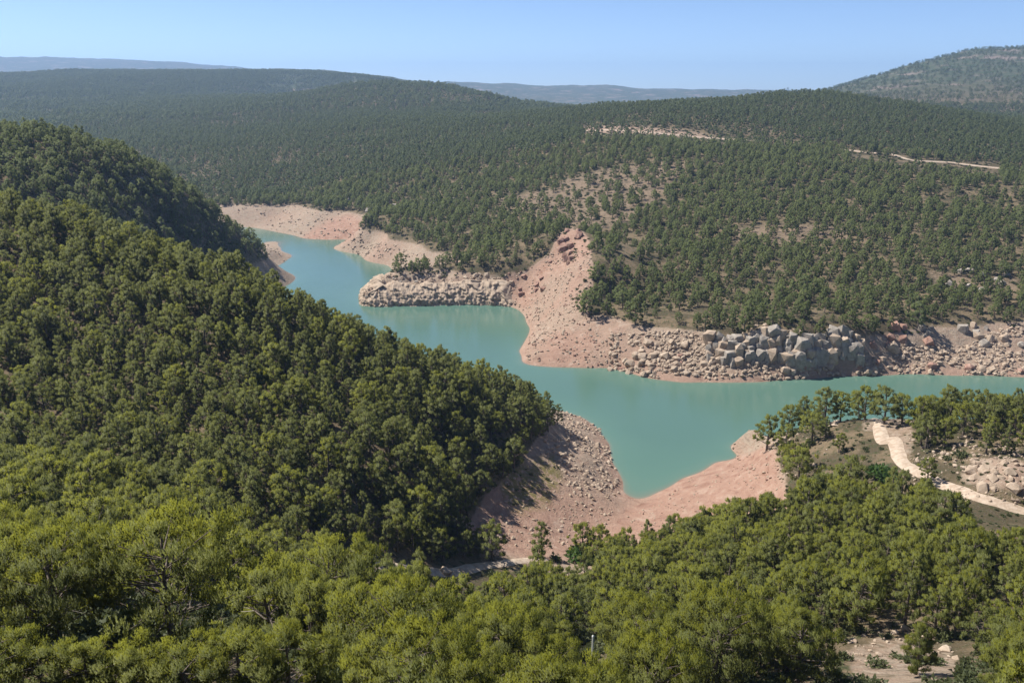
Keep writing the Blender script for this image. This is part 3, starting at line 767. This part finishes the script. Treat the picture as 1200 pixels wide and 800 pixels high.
OPEN = [(q, survey(*q)[1] - 0.4) for q, _ in OPEN]
def screens(x, y, z):
    m = np.zeros(x.shape, bool)
    tx, ty = to_px(x, y, z + 8.4); bx_, by_ = to_px(x, y, z + 0.5); hw = FPX * 2.9 / y
    for (qx, qy), D in OPEN:
        m |= (y < D) & (np.abs((tx + bx_) / 2 - qx) < hw) & (ty < qy) & (by_ > qy)
    return m

def grow(sp, rlo, rhi, amax, dens, slack=11):
    x, y = jitter_grid(sp, rlo, rhi, amax)
    z = terrain(x, y)
    tl = TL - 0.3 + fbm(x / 25, y / 25, 41, 3) * 1.6 + 0.8
    tl = np.where((y < 185) & (x > -80), np.minimum(tl, 8.0), tl)
    tl = np.where((x < 25) & (y > 185) & (y < 300), np.minimum(tl, 8.5), tl)
    m = z > np.where(np.hypot(x, y) < 1100, tl, -5)
    m &= ~bare_mask(x, y, ['left_bank', 'red_beach', 'red_slope', 'red_mound', 'head_rock', 'head_bare', 'near_gap'])
    m &= ~(inside(x, y, AREA['fire_break']) & (rng.random(x.shape) < 0.7))
    thin = bare_mask(x, y, ['thin_a', 'thin_b', 'thin_c', 'centre_gap'])
    m &= ~(thin & (rng.random(x.shape) < 0.6))
    m &= rng.random(x.shape) < dens(x, y, z)
    m &= track_dist(x, y) > np.where(y > 500, 2.0, 1.6)
    for tx, ty, tr in taken: m &= (np.hypot(x - tx, y - ty) > tr + (1.0 if ty < 330 else 0.5))
    m &= visible(x, y, z, slack)
    m &= ~screens(x, y, z)
    return x[m], y[m], z[m]

def on_headland(x, y): return inside(x, y, HEAD)
HEAD = site([(895, 530), (930, 505), (1000, 485), (1240, 485), (1240, 600), (1060, 606), (960, 600), (905, 580)])
def dens_near(x, y, z):
    d = np.full(x.shape, 0.97)
    d = np.where(inside(x, y, HEAD), 0.30, d)
    return d
def dens_mid(x, y, z):
    d = 0.90 - 0.55 * sstep(0.1, 0.5, fbm(x / 55, y / 55, 51, 3))
    d = np.where(x < -60 - 0.12 * (y - 330), 0.0, d)
    return d
def dens_far(x, y, z):
    return 0.95 - 0.5 * sstep(0.15, 0.5, fbm(x / 120, y / 120, 61, 3))
MTN_D = lambda x, y: (np.arctan2(x, y) > 0.3) & (np.hypot(x, y) > 1900)
A1 = grow(4.7, 24, 120, R(37), dens_near)
A2 = grow(3.9, 120, 330, R(37), dens_near)
A3 = grow(6.0, 330, 800, R(35), dens_mid)
A3L = grow(4.7, 330, 800, R(35), lambda x, y, z: np.where(x < -60 - 0.12 * (y - 330), 0.97, 0.0))
A4 = grow(7.0, 800, 1600, R(34.5), dens_far)
A5 = grow(11.0, 1600, 4300, R(34), lambda x, y, z: np.where(MTN_D(x, y), 0.36 * dens_far(x, y, z), dens_far(x, y, z)), 13)

def kinds(n, ps): return rng.choice(len(ps), n, p=np.array(ps) / sum(ps))

# the nearest pines, one object each
x, y, z = (np.concatenate([a, b]) for a, b in zip(A1, A2))
sc = rng.uniform(0.68, 1.22, len(x)) * np.where(np.hypot(x, y) < 120, 1.0, 1.0) * np.where(rng.random(len(x)) < 0.15, 0.7, 1.0)
sc = np.where((x < -20) & (y > 125), sc * 0.93, sc)
sc = np.where(np.hypot(x, y) < 44, sc * 0.72, sc)
hh = 7.2 * sc
px, py = to_px(x, y, z + hh); bx, by = to_px(x, y, z)
size = hh / np.hypot(x, y)
inframe = (px > -25) & (px < 1225) & (py < 790)
order = np.argsort(-np.where(inframe, size, 0))
near_ids = order[:252]
MARKS = [((205, 690), 'the largest foreground pine'), ((72, 690), 'the thin-trunked pine at lower left'), ((390, 700), 'the pine next right of the largest one'), ((695, 752), 'the white pole'),
         ((1060, 755), 'the pale rocks at bottom right'), ((840, 750), 'the dark-trunked pine at the bottom edge'), ((545, 665), 'the boulders on the short pale track'), ((405, 667), 'the left end of the short pale track'),
         ((576, 635), 'the round pine by the short pale track'), ((684, 645), 'the bright green bush'), ((820, 625), 'the near edge of the red beach'), ((990, 570), 'the big dark pine in the headland hollow'),
         ((1150, 585), 'the lower end of the headland track'), ((0, 800), 'the bottom left corner'), ((1200, 800), 'the bottom right corner'), ((600, 800), 'the middle of the bottom edge'), ((1200, 690), 'the right edge below the headland'),
         ((0, 600), 'the left edge above the thin-trunked pine'), ((500, 610), 'the foot of the shaded left bank'), ((300, 800), 'the bottom edge under the largest pine'), ((900, 690), 'the middle of the right-hand foreground wood'), ((560, 720), 'the pines straight below the short pale track')]
DIRS = ['right', 'lower right', 'below', 'lower left', 'left', 'upper left', 'above', 'upper right']
ORD = ['nearest', 'second', 'third', 'fourth', 'fifth', 'sixth', 'seventh', 'eighth', 'ninth', 'tenth', 'eleventh', 'twelfth', 'thirteenth', 'fourteenth', 'fifteenth', 'sixteenth', 'seventeenth', 'eighteenth', 'nineteenth', 'twentieth']
sect = {}
for i in near_ids:
    cx, cy = (px[i] + bx[i]) / 2, (py[i] + by[i]) / 2
    k = min(range(len(MARKS)), key=lambda q: math.hypot(MARKS[q][0][0] - cx, MARKS[q][0][1] - cy))
    dx, dy = cx - MARKS[k][0][0], cy - MARKS[k][0][1]
    sect.setdefault((k, int(round(math.atan2(dy, dx) / (math.pi / 4))) % 8), []).append((math.hypot(dx, dy), int(i)))
words = {}
for (k, q), L in sect.items():
    for rank, (_, i) in enumerate(sorted(L)):
        how = DIRS[q] if DIRS[q] in ('below', 'above') else 'to the ' + DIRS[q] + ' of'
        words[i] = f"{ORD[min(rank, 19)]} pine {how} {MARKS[k][1]}"
for i in near_ids:
    r = math.hypot(x[i], y[i])
    if r < 92:
        P = HI[[1, 2, 3, 4, 5][int(rng.choice(5, p=[.20, .24, .22, .18, .16]))]]
    else:
        P = MID[int(rng.choice(6, p=[.10, .32, .15, .10, .25, .08]))]
    s_ = float(sc[i])
    P.place(float(x[i]), float(y[i]), s_ * 7.2 / P.h, random.uniform(0, 6.28), words[int(i)], 'pines of the near slope', wide=random.uniform(0.88, 1.12))

# the woods beyond
def scatter(name, pts, rot, scl, kind, protos, label, cat):
    me = bpy.data.meshes.new(name)
    me.vertices.add(len(pts)); me.vertices.foreach_set('co', np.asarray(pts, np.float32).ravel())
    a = me.attributes.new('rot3', 'FLOAT_VECTOR', 'POINT'); a.data.foreach_set('vector', np.asarray(rot, np.float32).ravel())
    a = me.attributes.new('scl3', 'FLOAT_VECTOR', 'POINT'); a.data.foreach_set('vector', np.asarray(scl, np.float32).ravel())
    a = me.attributes.new('form', 'INT', 'POINT'); a.data.foreach_set('value', np.asarray(kind, np.int32))
    me.update()
    o = link(bpy.data.objects.new(name, me)); tag(o, label, cat, kind='stuff')
    ng = bpy.data.node_groups.new(name, 'GeometryNodeTree')
    ng.interface.new_socket('Geometry', in_out='INPUT', socket_type='NodeSocketGeometry')
    ng.interface.new_socket('Geometry', in_out='OUTPUT', socket_type='NodeSocketGeometry')
    N, Lk = ng.nodes, ng.links
    gi, go = N.new('NodeGroupInput'), N.new('NodeGroupOutput')
    join = N.new('GeometryNodeJoinGeometry')
    def named(nme, typ):
        q = N.new('GeometryNodeInputNamedAttribute'); q.data_type = typ; q.inputs['Name'].default_value = nme
        return q.outputs['Attribute']
    rt, sl_, fm = named('rot3', 'FLOAT_VECTOR'), named('scl3', 'FLOAT_VECTOR'), named('form', 'INT')
    e2r = N.new('FunctionNodeEulerToRotation'); Lk.new(rt, e2r.inputs[0])
    for k, objs in enumerate(protos):
        cmp_ = N.new('FunctionNodeCompare'); cmp_.data_type = 'INT'; cmp_.operation = 'EQUAL'
        ii = [s for s in cmp_.inputs if s.type == 'INT']
        Lk.new(fm, ii[0]); ii[1].default_value = k
        for ob in objs:
            oi = N.new('GeometryNodeObjectInfo'); oi.transform_space = 'ORIGINAL'; oi.inputs['Object'].default_value = ob
            oi.inputs['As Instance'].default_value = True
            ip = N.new('GeometryNodeInstanceOnPoints')
            Lk.new(gi.outputs[0], ip.inputs['Points']); Lk.new(cmp_.outputs[0], ip.inputs['Selection'])
            Lk.new(oi.outputs['Geometry'], ip.inputs['Instance']); Lk.new(e2r.outputs[0], ip.inputs['Rotation']); Lk.new(sl_, ip.inputs['Scale'])
            Lk.new(ip.outputs[0], join.inputs[0])
    Lk.new(join.outputs[0], go.inputs[0])
    md = o.modifiers.new('scatter', 'NODES'); md.node_group = ng
    return o

def wood(name, x, y, z, sc, protos, probs, label, wide=(0.82, 1.12)):
    n_ = len(x)
    rot = np.stack([rng.normal(0, .05, n_), rng.normal(0, .05, n_), rng.uniform(0, 6.28, n_)], -1)
    w_ = rng.uniform(*wide, n_)
    scatter(name, np.stack([x, y, z], -1), rot, np.stack([sc * w_, sc * w_, sc], -1), kinds(n_, probs), [p.first for p in protos], label, 'trees')

rest = np.ones(len(x), bool); rest[near_ids] = False
m = rest & (x < 30) & (y > 95) & (px < 700)
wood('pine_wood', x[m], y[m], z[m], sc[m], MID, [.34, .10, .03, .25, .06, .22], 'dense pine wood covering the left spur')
m = rest & ~m
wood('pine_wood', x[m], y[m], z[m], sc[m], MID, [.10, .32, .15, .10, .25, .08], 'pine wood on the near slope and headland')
x3, y3, z3 = (np.concatenate([a, b]) for a, b in zip(A3, A3L))
s3 = 0.38 + 0.78 * rng.random(len(x3)) ** 0.8; m = x3 < -60 - 0.12 * (y3 - 330)
wood('pine_wood', x3[m], y3[m], z3[m], s3[m] * 1.0, SMID, [.25, .3, .2, .25], 'pine wood on the far left spur above the bare tip')
wood('pine_wood', x3[~m], y3[~m], z3[~m], s3[~m], SMID, [.3, .25, .25, .2], 'open pine wood on the hillside across the water', (0.85, 1.15))
x4, y4, z4 = A4
wood('pine_wood', x4, y4, z4, rng.uniform(0.7, 1.2, len(x4)), LOW, [.28, .26, .24, .22], 'pine wood over the middle hills', (1.0, 1.35))
x5, y5, z5 = A5
wood('pine_wood', x5, y5, z5, rng.uniform(0.9, 1.6, len(x5)) * np.where(MTN_D(x5, y5), .7, 1.0), LOW, [.2, .3, .35, .15], 'distant pine wood on the far hills', (1.2, 1.7))
print('TREES', len(x), len(x3), len(x4), len(x5))

# ------------------------------------------------------------------ scrub between the trees
def bush_mesh(name, seed, mat, n_=150, ln=0.3, wd=0.14):
    rs = np.random.default_rng(seed)
    lob = rs.normal(size=(7, 3)) * [.36, .36, .1] + [0, 0, .42]
    c = lob[rs.integers(0, 7, n_)]
    d = rs.normal(size=(n_, 3)); d /= np.linalg.norm(d, axis=1, keepdims=True); d[:, 2] = np.abs(d[:, 2]) * rs.choice([1, 1, -.5], n_)
    p = c + d * np.array([.42, .42, .36]) * rs.random((n_, 1)) ** .4
    p[:, 2] = np.maximum(p[:, 2], 0.02)
    dr = d + rs.normal(size=(n_, 3)) * .5; dr /= np.linalg.norm(dr, axis=1, keepdims=True)
    sd_ = np.cross(dr, rs.normal(size=(n_, 3))); sd_ /= np.linalg.norm(sd_, axis=1, keepdims=True)
    L_ = ln * rs.uniform(.7, 1.3, (n_, 1)); w_ = wd * rs.uniform(.7, 1.3, (n_, 1))
    v = np.stack([p - sd_ * w_, p + sd_ * w_, p + dr * L_], 1).reshape(-1, 3)
    return mesh_from(name, v, np.arange(len(v)).reshape(-1, 3), mat)
def bush_at(px, py, wpx, me, label, lift=0.0):
    x, y = survey(px, py, lift); z = float(terrain(x, y)); dep = y * CP - (z - H) * SP
    s_ = wpx * dep / FPX / 1.5
    o = link(bpy.data.objects.new('bush', me)); o.location = (x, y, z - 0.05); o.scale = (s_, s_, s_ * 0.85); o.rotation_euler = (0, 0, random.uniform(0, 6))
    tag(o, label, 'bush', 'bushes')
    taken.append((x, y, 0.6 * s_)); return o
b0 = bush_at(685, 656, 34, bush_mesh('foliage', 5, M_green, 700, .22, .09), 'rounded bright green bush at the edge of the red beach')
b1 = bush_at(655, 658, 16, bush_mesh('foliage', 6, M_bush), 'small olive bush between the two pines at the beach edge')
b2 = bush_at(1125, 536, 16, bush_mesh('foliage', 7, M_bush), 'low olive bush uphill of the headland track')
bush_at(1035, 560, 30, b0.data, 'wide bright green bush on the slope left of the headland track')
xb, yb = jitter_grid(3.0, 150, 520, R(34))
zb = terrain(xb, yb)
db = fbm(xb / 18, yb / 18, 71, 3)
m = (zb > TL - 1 + 2 * fbm(xb / 25, yb / 25, 41, 3)) & (db > 0.02) & (rng.random(len(xb)) < 0.5) & (track_dist(xb, yb) > 1.2) & ~bare_mask(xb, yb, ['red_beach', 'left_bank', 'head_rock', 'head_bare'])
m |= inside(xb, yb, AREA['green_patch']) & (rng.random(len(xb)) < 0.5)
m &= visible(xb, yb, zb, 4)
xb, yb, zb = xb[m], yb[m], zb[m]
xg, yg = jitter_grid(4.6, 520, 1000, R(34)); zg = terrain(xg, yg)
m = (zg > TL) & (rng.random(len(xg)) < 0.45) & (track_dist(xg, yg) > 1.5) & visible(xg, yg, zg, 4)
xb, yb, zb = np.concatenate([xb, xg[m]]), np.concatenate([yb, yg[m]]), np.concatenate([zb, zg[m]])
xu, yu = jitter_grid(1.9, 30, 112, R(36)); zu = terrain(xu, yu)
m = (rng.random(len(xu)) < 0.62) & ~(inside(xu, yu, AREA['near_gap']) & (rng.random(len(xu)) < .85)) & visible(xu, yu, zu, 3)
xh, yh = jitter_grid(1.8, 150, 270, R(36)); zh = terrain(xh, yh)
mh = (zh > 10) & (xh > 55) & (rng.random(len(xh)) < 0.35) & (track_dist(xh, yh) > .4) & ~inside(xh, yh, AREA['red_beach'])
xb, yb, zb = np.concatenate([xb, xu[m], xh[mh]]), np.concatenate([yb, yu[m], yh[mh]]), np.concatenate([zb, zu[m], zh[mh]])
small = np.zeros(len(xb)); small[len(xb) - mh.sum():] = 1
nB = len(xb); sB = rng.uniform(0.5, 1.5, nB) * np.where(inside(xb, yb, AREA['green_patch']), 0.55, 1) * np.where(yb > 500, 1.3, 1.0) * np.where(small > 0, .45, 1.0)
scatter('scrub', np.stack([xb, yb, zb - 0.08], -1), np.stack([np.zeros(nB), np.zeros(nB), rng.uniform(0, 6.28, nB)], -1), np.stack([sB * 1.15, sB * 1.15, sB * rng.uniform(.6, 1.1, nB)], -1),
        kinds(nB, [.5, .5]), [[b1], [b2]], 'olive scrub and low bushes scattered over the open slopes', 'scrub')

# ------------------------------------------------------------------ rock
def hull(name, seed, mat, box, npt=13, chip=0.28):
    rs = np.random.default_rng(seed); bm = bmesh.new()
    pts = [np.array([sx, sy, sz]) * box * .5 * (1 - chip * rs.random(3)) for sx in (-1, 1) for sy in (-1, 1) for sz in (-1, 1)]
    for _ in range(npt - 8):
        d = rs.normal(size=3); d /= np.linalg.norm(d); pts.append(d * np.array(box) * rs.uniform(.5, .66))
    for p in pts: bm.verts.new(p)
    r_ = bmesh.ops.convex_hull(bm, input=bm.verts)
    bmesh.ops.delete(bm, geom=[v for v in bm.verts if not v.link_faces], context='VERTS')
    me = bpy.data.meshes.new(name); bm.to_mesh(me); bm.free(); me.materials.append(mat)
    return me
BLK = {k: [hull('rock_block', 100 + 10 * q + i, mt, np.array([1, .9, 1.15]), 20, .4) for i in range(6)] for q, (k, mt) in enumerate((('pale', M_rock), ('grey', M_grey), ('red', M_redrock)))}
BLD = {k: [hull('boulder', 200 + 10 * q + i, mt, np.array([1.25, 1, .8]), 24, .6) for i in range(6)] for q, (k, mt) in enumerate((('pale', M_rock), ('grey', M_grey), ('red', M_redrock)))}
def rock(px, py, size, mat, kind='block', sink=0.3, upright=False, lift=0.0, stretch=(1, 1, 1)):
    x, y = survey(px, py, lift); z = float(terrain(x, y))
    me = random.choice((BLK if kind == 'block' else BLD)[mat])
    o = link(bpy.data.objects.new('rock_block' if kind == 'block' else 'boulder', me), ground)
    s_ = size * random.uniform(.75, 1.25)
    o.scale = (s_ * stretch[0], s_ * stretch[1], s_ * stretch[2] * random.uniform(.85, 1.15))
    o.rotation_euler = (random.gauss(0, .17 if upright else .4), random.gauss(0, .17 if upright else .4), random.gauss(0, .35) if upright else random.uniform(0, 6.28))
    o.location = (x, y, z + s_ * (0.5 - sink - .2))
    return o
U = random.uniform
for c in range(22):                                            # grey bedded cliff
    for q in range(4):
        rock(832 + c * 8.2 + U(-3, 3), 397 + q * 8 + U(-2, 2) + 5 * math.sin(c * .6), 4.2 * U(.75, 1.2), 'grey' if random.random() < .75 else 'pale', 'block', .28, True, 0, (.9 * U(.8, 1.3), .9, 1.1 * U(.8, 1.4)))
for c in range(26): rock(U(1015, 1200), U(382, 410), 3.2 * U(.6, 1.2), random.choice(['pale', 'grey', 'red']), 'block', .3)
for c in range(70): rock(U(715, 1205), U(416, 440), 2.3 * U(.6, 1.3), 'pale' if random.random() < .8 else 'red', 'boulder', .2)
for c in range(30): rock(U(745, 850), U(400, 440), 2.8 * U(.7, 1.2), 'pale', 'boulder', .2)
for c in range(30): rock(U(428, 600), U(326, 350), 2.0 * U(.6, 1.3), 'pale' if random.random() < .7 else 'grey', 'block', .35)
def rock_face(front, height, back, seed, mat):
    """rugged rock wall rising from the water line, its foot given by directions of the shore"""
    P = np.array([at_z(a_, b_, 0)[:2] for a_, b_ in front])
    seg = np.r_[0, np.cumsum(np.linalg.norm(np.diff(P, axis=0), axis=1))]
    ns = int(seg[-1] / 0.42); ts = np.linspace(0, seg[-1], ns); X = np.interp(ts, seg, P[:, 0]); Y = np.interp(ts, seg, P[:, 1])
    for _ in range(6): X[1:-1] = (X[:-2] + X[2:] + 2 * X[1:-1]) / 4; Y[1:-1] = (Y[:-2] + Y[2:] + 2 * Y[1:-1]) / 4
    tx_, ty_ = np.gradient(X), np.gradient(Y); nl_ = np.hypot(tx_, ty_); nx, ny = -ty_ / nl_, tx_ / nl_
    if (ny.sum() < 0): nx, ny = -nx, -ny                      # inland
    nv = 34; V = []
    env = np.minimum(1, np.minimum(ts, seg[-1] - ts) / 9 + .15)
    big = fbm(ts / 11, ts * 0 + seed, seed, 3)
    for k in range(nv):
        t = k / (nv - 1)
        hgt = (height * (1 + .22 * big)) * env
        z_ = -0.7 + (hgt + .7) * t
        inn = back * (t ** 2.1) + 0.9 * np.floor(t * 3.2 + .5 * big) * .8
        rid = (0.5 - np.abs(fbm(ts / 4.2 + 1.1 * t, t * 1.3 + ts * .05, seed + 3, 5))) * 2
        rid2 = fbm(ts / 1.3 + 2 * t, t * 5 - ts / 3, seed + 9, 3)
        off = inn - 1.6 * (rid - .4) * (0.35 + .65 * env) - .7 * rid2
        for cs, ch, amp in ((3.4, 3.0, 1.5), (1.5, 1.2, .75)):           # joints: blocks stand proud or back
            u_ = ts / cs + .55 * t * nv * .38 / ch + .35 * fbm(ts / 2, ts * 0 + t * 3, seed + 21, 2); v_ = t * nv * .42 / ch + .4 * fbm(ts / 5, ts * 0 + 3.0, seed + 22, 2)
            off = off + amp * (_hash(np.floor(u_), np.floor(v_ + .5 * _hash(np.floor(u_), np.floor(u_) * 0, 5)), seed) - .5)
        V.append(np.stack([X + nx * off, Y + ny * off, z_ + .35 * rid2], -1))
    V.append(V[-1] + np.stack([nx * 5, ny * 5, -4.5 + 0 * nx], -1))
    V = np.concatenate(V); g = np.arange((nv + 1) * ns).reshape(nv + 1, ns)
    F = np.stack([g[:-1, :-1], g[:-1, 1:], g[1:, 1:], g[1:, :-1]], -1).reshape(-1, 4)
    me = mesh_from('rock_face', V, F, mat)
    if me.polygons[ns * 4].normal.y > 0: me.flip_normals()
    return link(bpy.data.objects.new('rock_face', me), ground)
rock_face([(427, 340), (423, 347), (422, 353), (426, 358), (440, 359), (460, 359), (510, 358), (555, 357), (585, 358), (602, 360)], 11.0, 9.0, 5, M_rock)
for c in range(22): rock(432 + 7.4 * c + U(-3, 3), 326 + U(-5, 6), 2.6 * U(.5, 1.15), 'pale', 'boulder', .3)
for c in range(16): rock(428 + 10.5 * c + U(-4, 4), 357.5 + U(-1, 1.5), 1.9 * U(.5, 1.2), 'pale', 'boulder', .2)
for c in range(16): rock(674 + U(-12, 12) - c * 1.2, 270 + c * 2.6 + U(-4, 4), 4.0 * U(.5, 1.1), 'red', 'block', .3)
for c in range(10): rock(U(596, 640), U(322, 350), 2.4, 'red', 'block', .3)
for c in range(22): rock(U(655, 722), U(495, 560), 1.1 * U(.6, 1.3), 'pale', 'boulder', .2)
for c in range(18): rock(432 + c * 6.2, 247 - c * .6 + U(-4, 4), 4.4 * U(.6, 1.2), 'grey', 'block', .25)
for c in range(8): rock(U(525, 545), U(205, 222), 4.0, 'pale', 'block', .25)
for c in range(8): rock(U(386, 412), U(222, 240), 4.5, 'grey', 'block', .25)
for c in range(5): rock(U(150, 178), U(212, 222), 2.6, 'grey', 'boulder', .3)
for c in range(10): rock(U(1110, 1190), U(318, 342), 3.2, 'grey', 'block', .25)
for c in range(14): rock(U(1120, 1205), U(542, 574), 2.0 * U(.6, 1.2), 'pale', 'boulder', .3)
for px_, py_, s_ in [(1000, 752, .9), (1012, 745, .7), (1062, 738, 1.4), (1048, 742, 1.0), (1085, 748, 1.1), (1108, 762, 1.3), (1120, 772, .9), (1030, 768, .8), (1092, 776, 1.0)]: rock(px_, py_, s_, 'pale', 'boulder', .25)
for px_, py_, s_ in [(522, 672, 1.9), (530, 677, 1.4), (541, 670, 1.3), (404, 668, 1.4)]: rock(px_, py_, s_, 'pale', 'boulder', .15)

# smaller stones, far too many to count
def stone_field(poly, n_, smin, smax):
    P = site(poly); lo, hi = P.min(0), P.max(0); k = n_ * 4
    x_ = rng.uniform(lo[0], hi[0], k); y_ = rng.uniform(lo[1], hi[1], k)
    z_ = terrain(x_, y_)
    m_ = inside(x_, y_, P) & (z_ > 0.05) & (fbm(x_ / 8, y_ / 8, 91, 3) > -0.35)
    x_, y_, z_ = x_[m_][:n_], y_[m_][:n_], z_[m_][:n_]
    return x_, y_, z_, smin + (smax - smin) * rng.random(len(x_)) ** 3
SF = [stone_field([(640, 486), (684, 490), (716, 520), (726, 560), (728, 580), (700, 590), (660, 560), (630, 530)], 1100, .2, 1.3),
      stone_field([(600, 560), (660, 560), (720, 590), (700, 630), (620, 645), (560, 620)], 500, .2, .9),
      stone_field([(715, 385), (850, 392), (1000, 398), (1205, 380), (1205, 442), (1050, 440), (900, 447), (760, 442), (712, 430)], 3800, .3, 1.9),
      stone_field([(424, 330), (455, 322), (600, 322), (606, 356), (500, 358), (426, 357)], 1500, .3, 1.6),
      stone_field([(600, 322), (650, 290), (690, 290), (690, 375), (715, 400), (715, 430), (615, 426), (620, 380), (605, 358)], 1500, .25, 1.3),
      stone_field([(395, 292), (425, 272), (505, 296), (455, 310)], 350, .4, 2.0),
      stone_field([(265, 242), (340, 240), (420, 250), (420, 280), (340, 272)], 350, .4, 2.0),
      stone_field([(285, 305), (308, 285), (340, 299), (318, 312)], 250, .3, 1.5),
      stone_field([(730, 600), (850, 540), (895, 525), (930, 585), (850, 620), (740, 640)], 500, .15, .7),
      stone_field([(1060, 505), (1200, 520), (1220, 600), (1080, 590)], 500, .2, 1.2),
      stone_field([(990, 745), (1060, 725), (1130, 765), (1100, 788), (1000, 775)], 160, .1, .5),
      stone_field([(860, 520), (940, 500), (1000, 500), (940, 560), (890, 590)], 350, .2, 1.1)]
xs, ys, zs, ss = (np.concatenate([f[k] for f in SF]) for k in range(4))
rmask = inside(xs, ys, AREA['red_slope']) | inside(xs, ys, AREA['red_beach'])
kd = np.where(rmask & (rng.random(len(xs)) < .6), rng.integers(4, 6, len(xs)), rng.integers(0, 4, len(xs)))
feed = [[next(o for o in ground.children if o.data == me)] if any(o.data == me for o in ground.children) else None for me in BLD['pale'][:3] + BLD['pale'][3:4] + BLD['red'][:2]]
feed = [f or [next(o for o in ground.children if o.name.startswith('boulder'))] for f in feed]
st = scatter('shore_stones', np.stack([xs, ys, zs + ss * .1], -1), rng.uniform(0, 6.28, (len(xs), 3)) * [.15, .15, 1], np.stack([ss, ss * .9, ss * .8], -1), kd, feed, 'loose pale stones strewn over the drained banks', 'stones')

# white pole in the foreground wood
x0, y0, ztop = at_d(695, 746, 62)
M_pole, _, _, bs = new_mat('white_paint'); nb = NB(M_pole.node_tree)
tcp = M_pole.node_tree.nodes.new('ShaderNodeTexCoord')
nb.l.new(nb.mix(nb.smooth(nb.noise(tcp.outputs['Object'], 5, 4), .4, .7), (.80, .80, .78), (.66, .65, .61)), bs.inputs['Base Color']); bs.inputs['Roughness'].default_value = .5
zg0 = float(terrain(x0, y0))
pole = empty('white_pole', (x0, y0, zg0)); tag(pole, 'thin white pole standing up out of the foreground pines', 'pole')
V, F = [], []; hp = ztop - zg0
tube([(0, 0, -.3), (0, 0, hp * .5), (0, 0, hp)], [.10, .09, .085], 10, V, F); link(bpy.data.objects.new('shaft', mesh_from('shaft', V, F, M_pole, smooth=True)), pole)
V, F = [], []; tube([(0, 0, hp), (0, 0, hp + .12), (0, 0, hp + .2)], [.10, .10, .02], 10, V, F); link(bpy.data.objects.new('cap', mesh_from('cap', V, F, M_pole)), pole)

# ------------------------------------------------------------------ air
zlo, zhi = float(Zb.min()) - 1.0, max(float(Zb.max()) + 15, H + 20)
bm = bmesh.new(); bmesh.ops.create_cube(bm, size=1.0); me = bpy.data.meshes.new('haze'); bm.to_mesh(me); bm.free()
hz = link(bpy.data.objects.new('haze', me)); hz['kind'] = 'stuff'; hz['label'] = 'thin blue summer haze filling the valley air'
hz.location = (0, 5800, (zlo + zhi) / 2); hz.scale = (24000, 12400, zhi - zlo)
M_haze = bpy.data.materials.new('haze'); M_haze.use_nodes = True; nt = M_haze.node_tree; nt.nodes.clear()
pv = nt.nodes.new('ShaderNodeVolumePrincipled'); out = nt.nodes.new('ShaderNodeOutputMaterial')
pv.inputs['Color'].default_value = (0.42, 0.64, 1.0, 1); pv.inputs['Density'].default_value = 0.0001; pv.inputs['Anisotropy'].default_value = 0.2
nt.links.new(pv.outputs[0], out.inputs['Volume']); me.materials.append(M_haze)
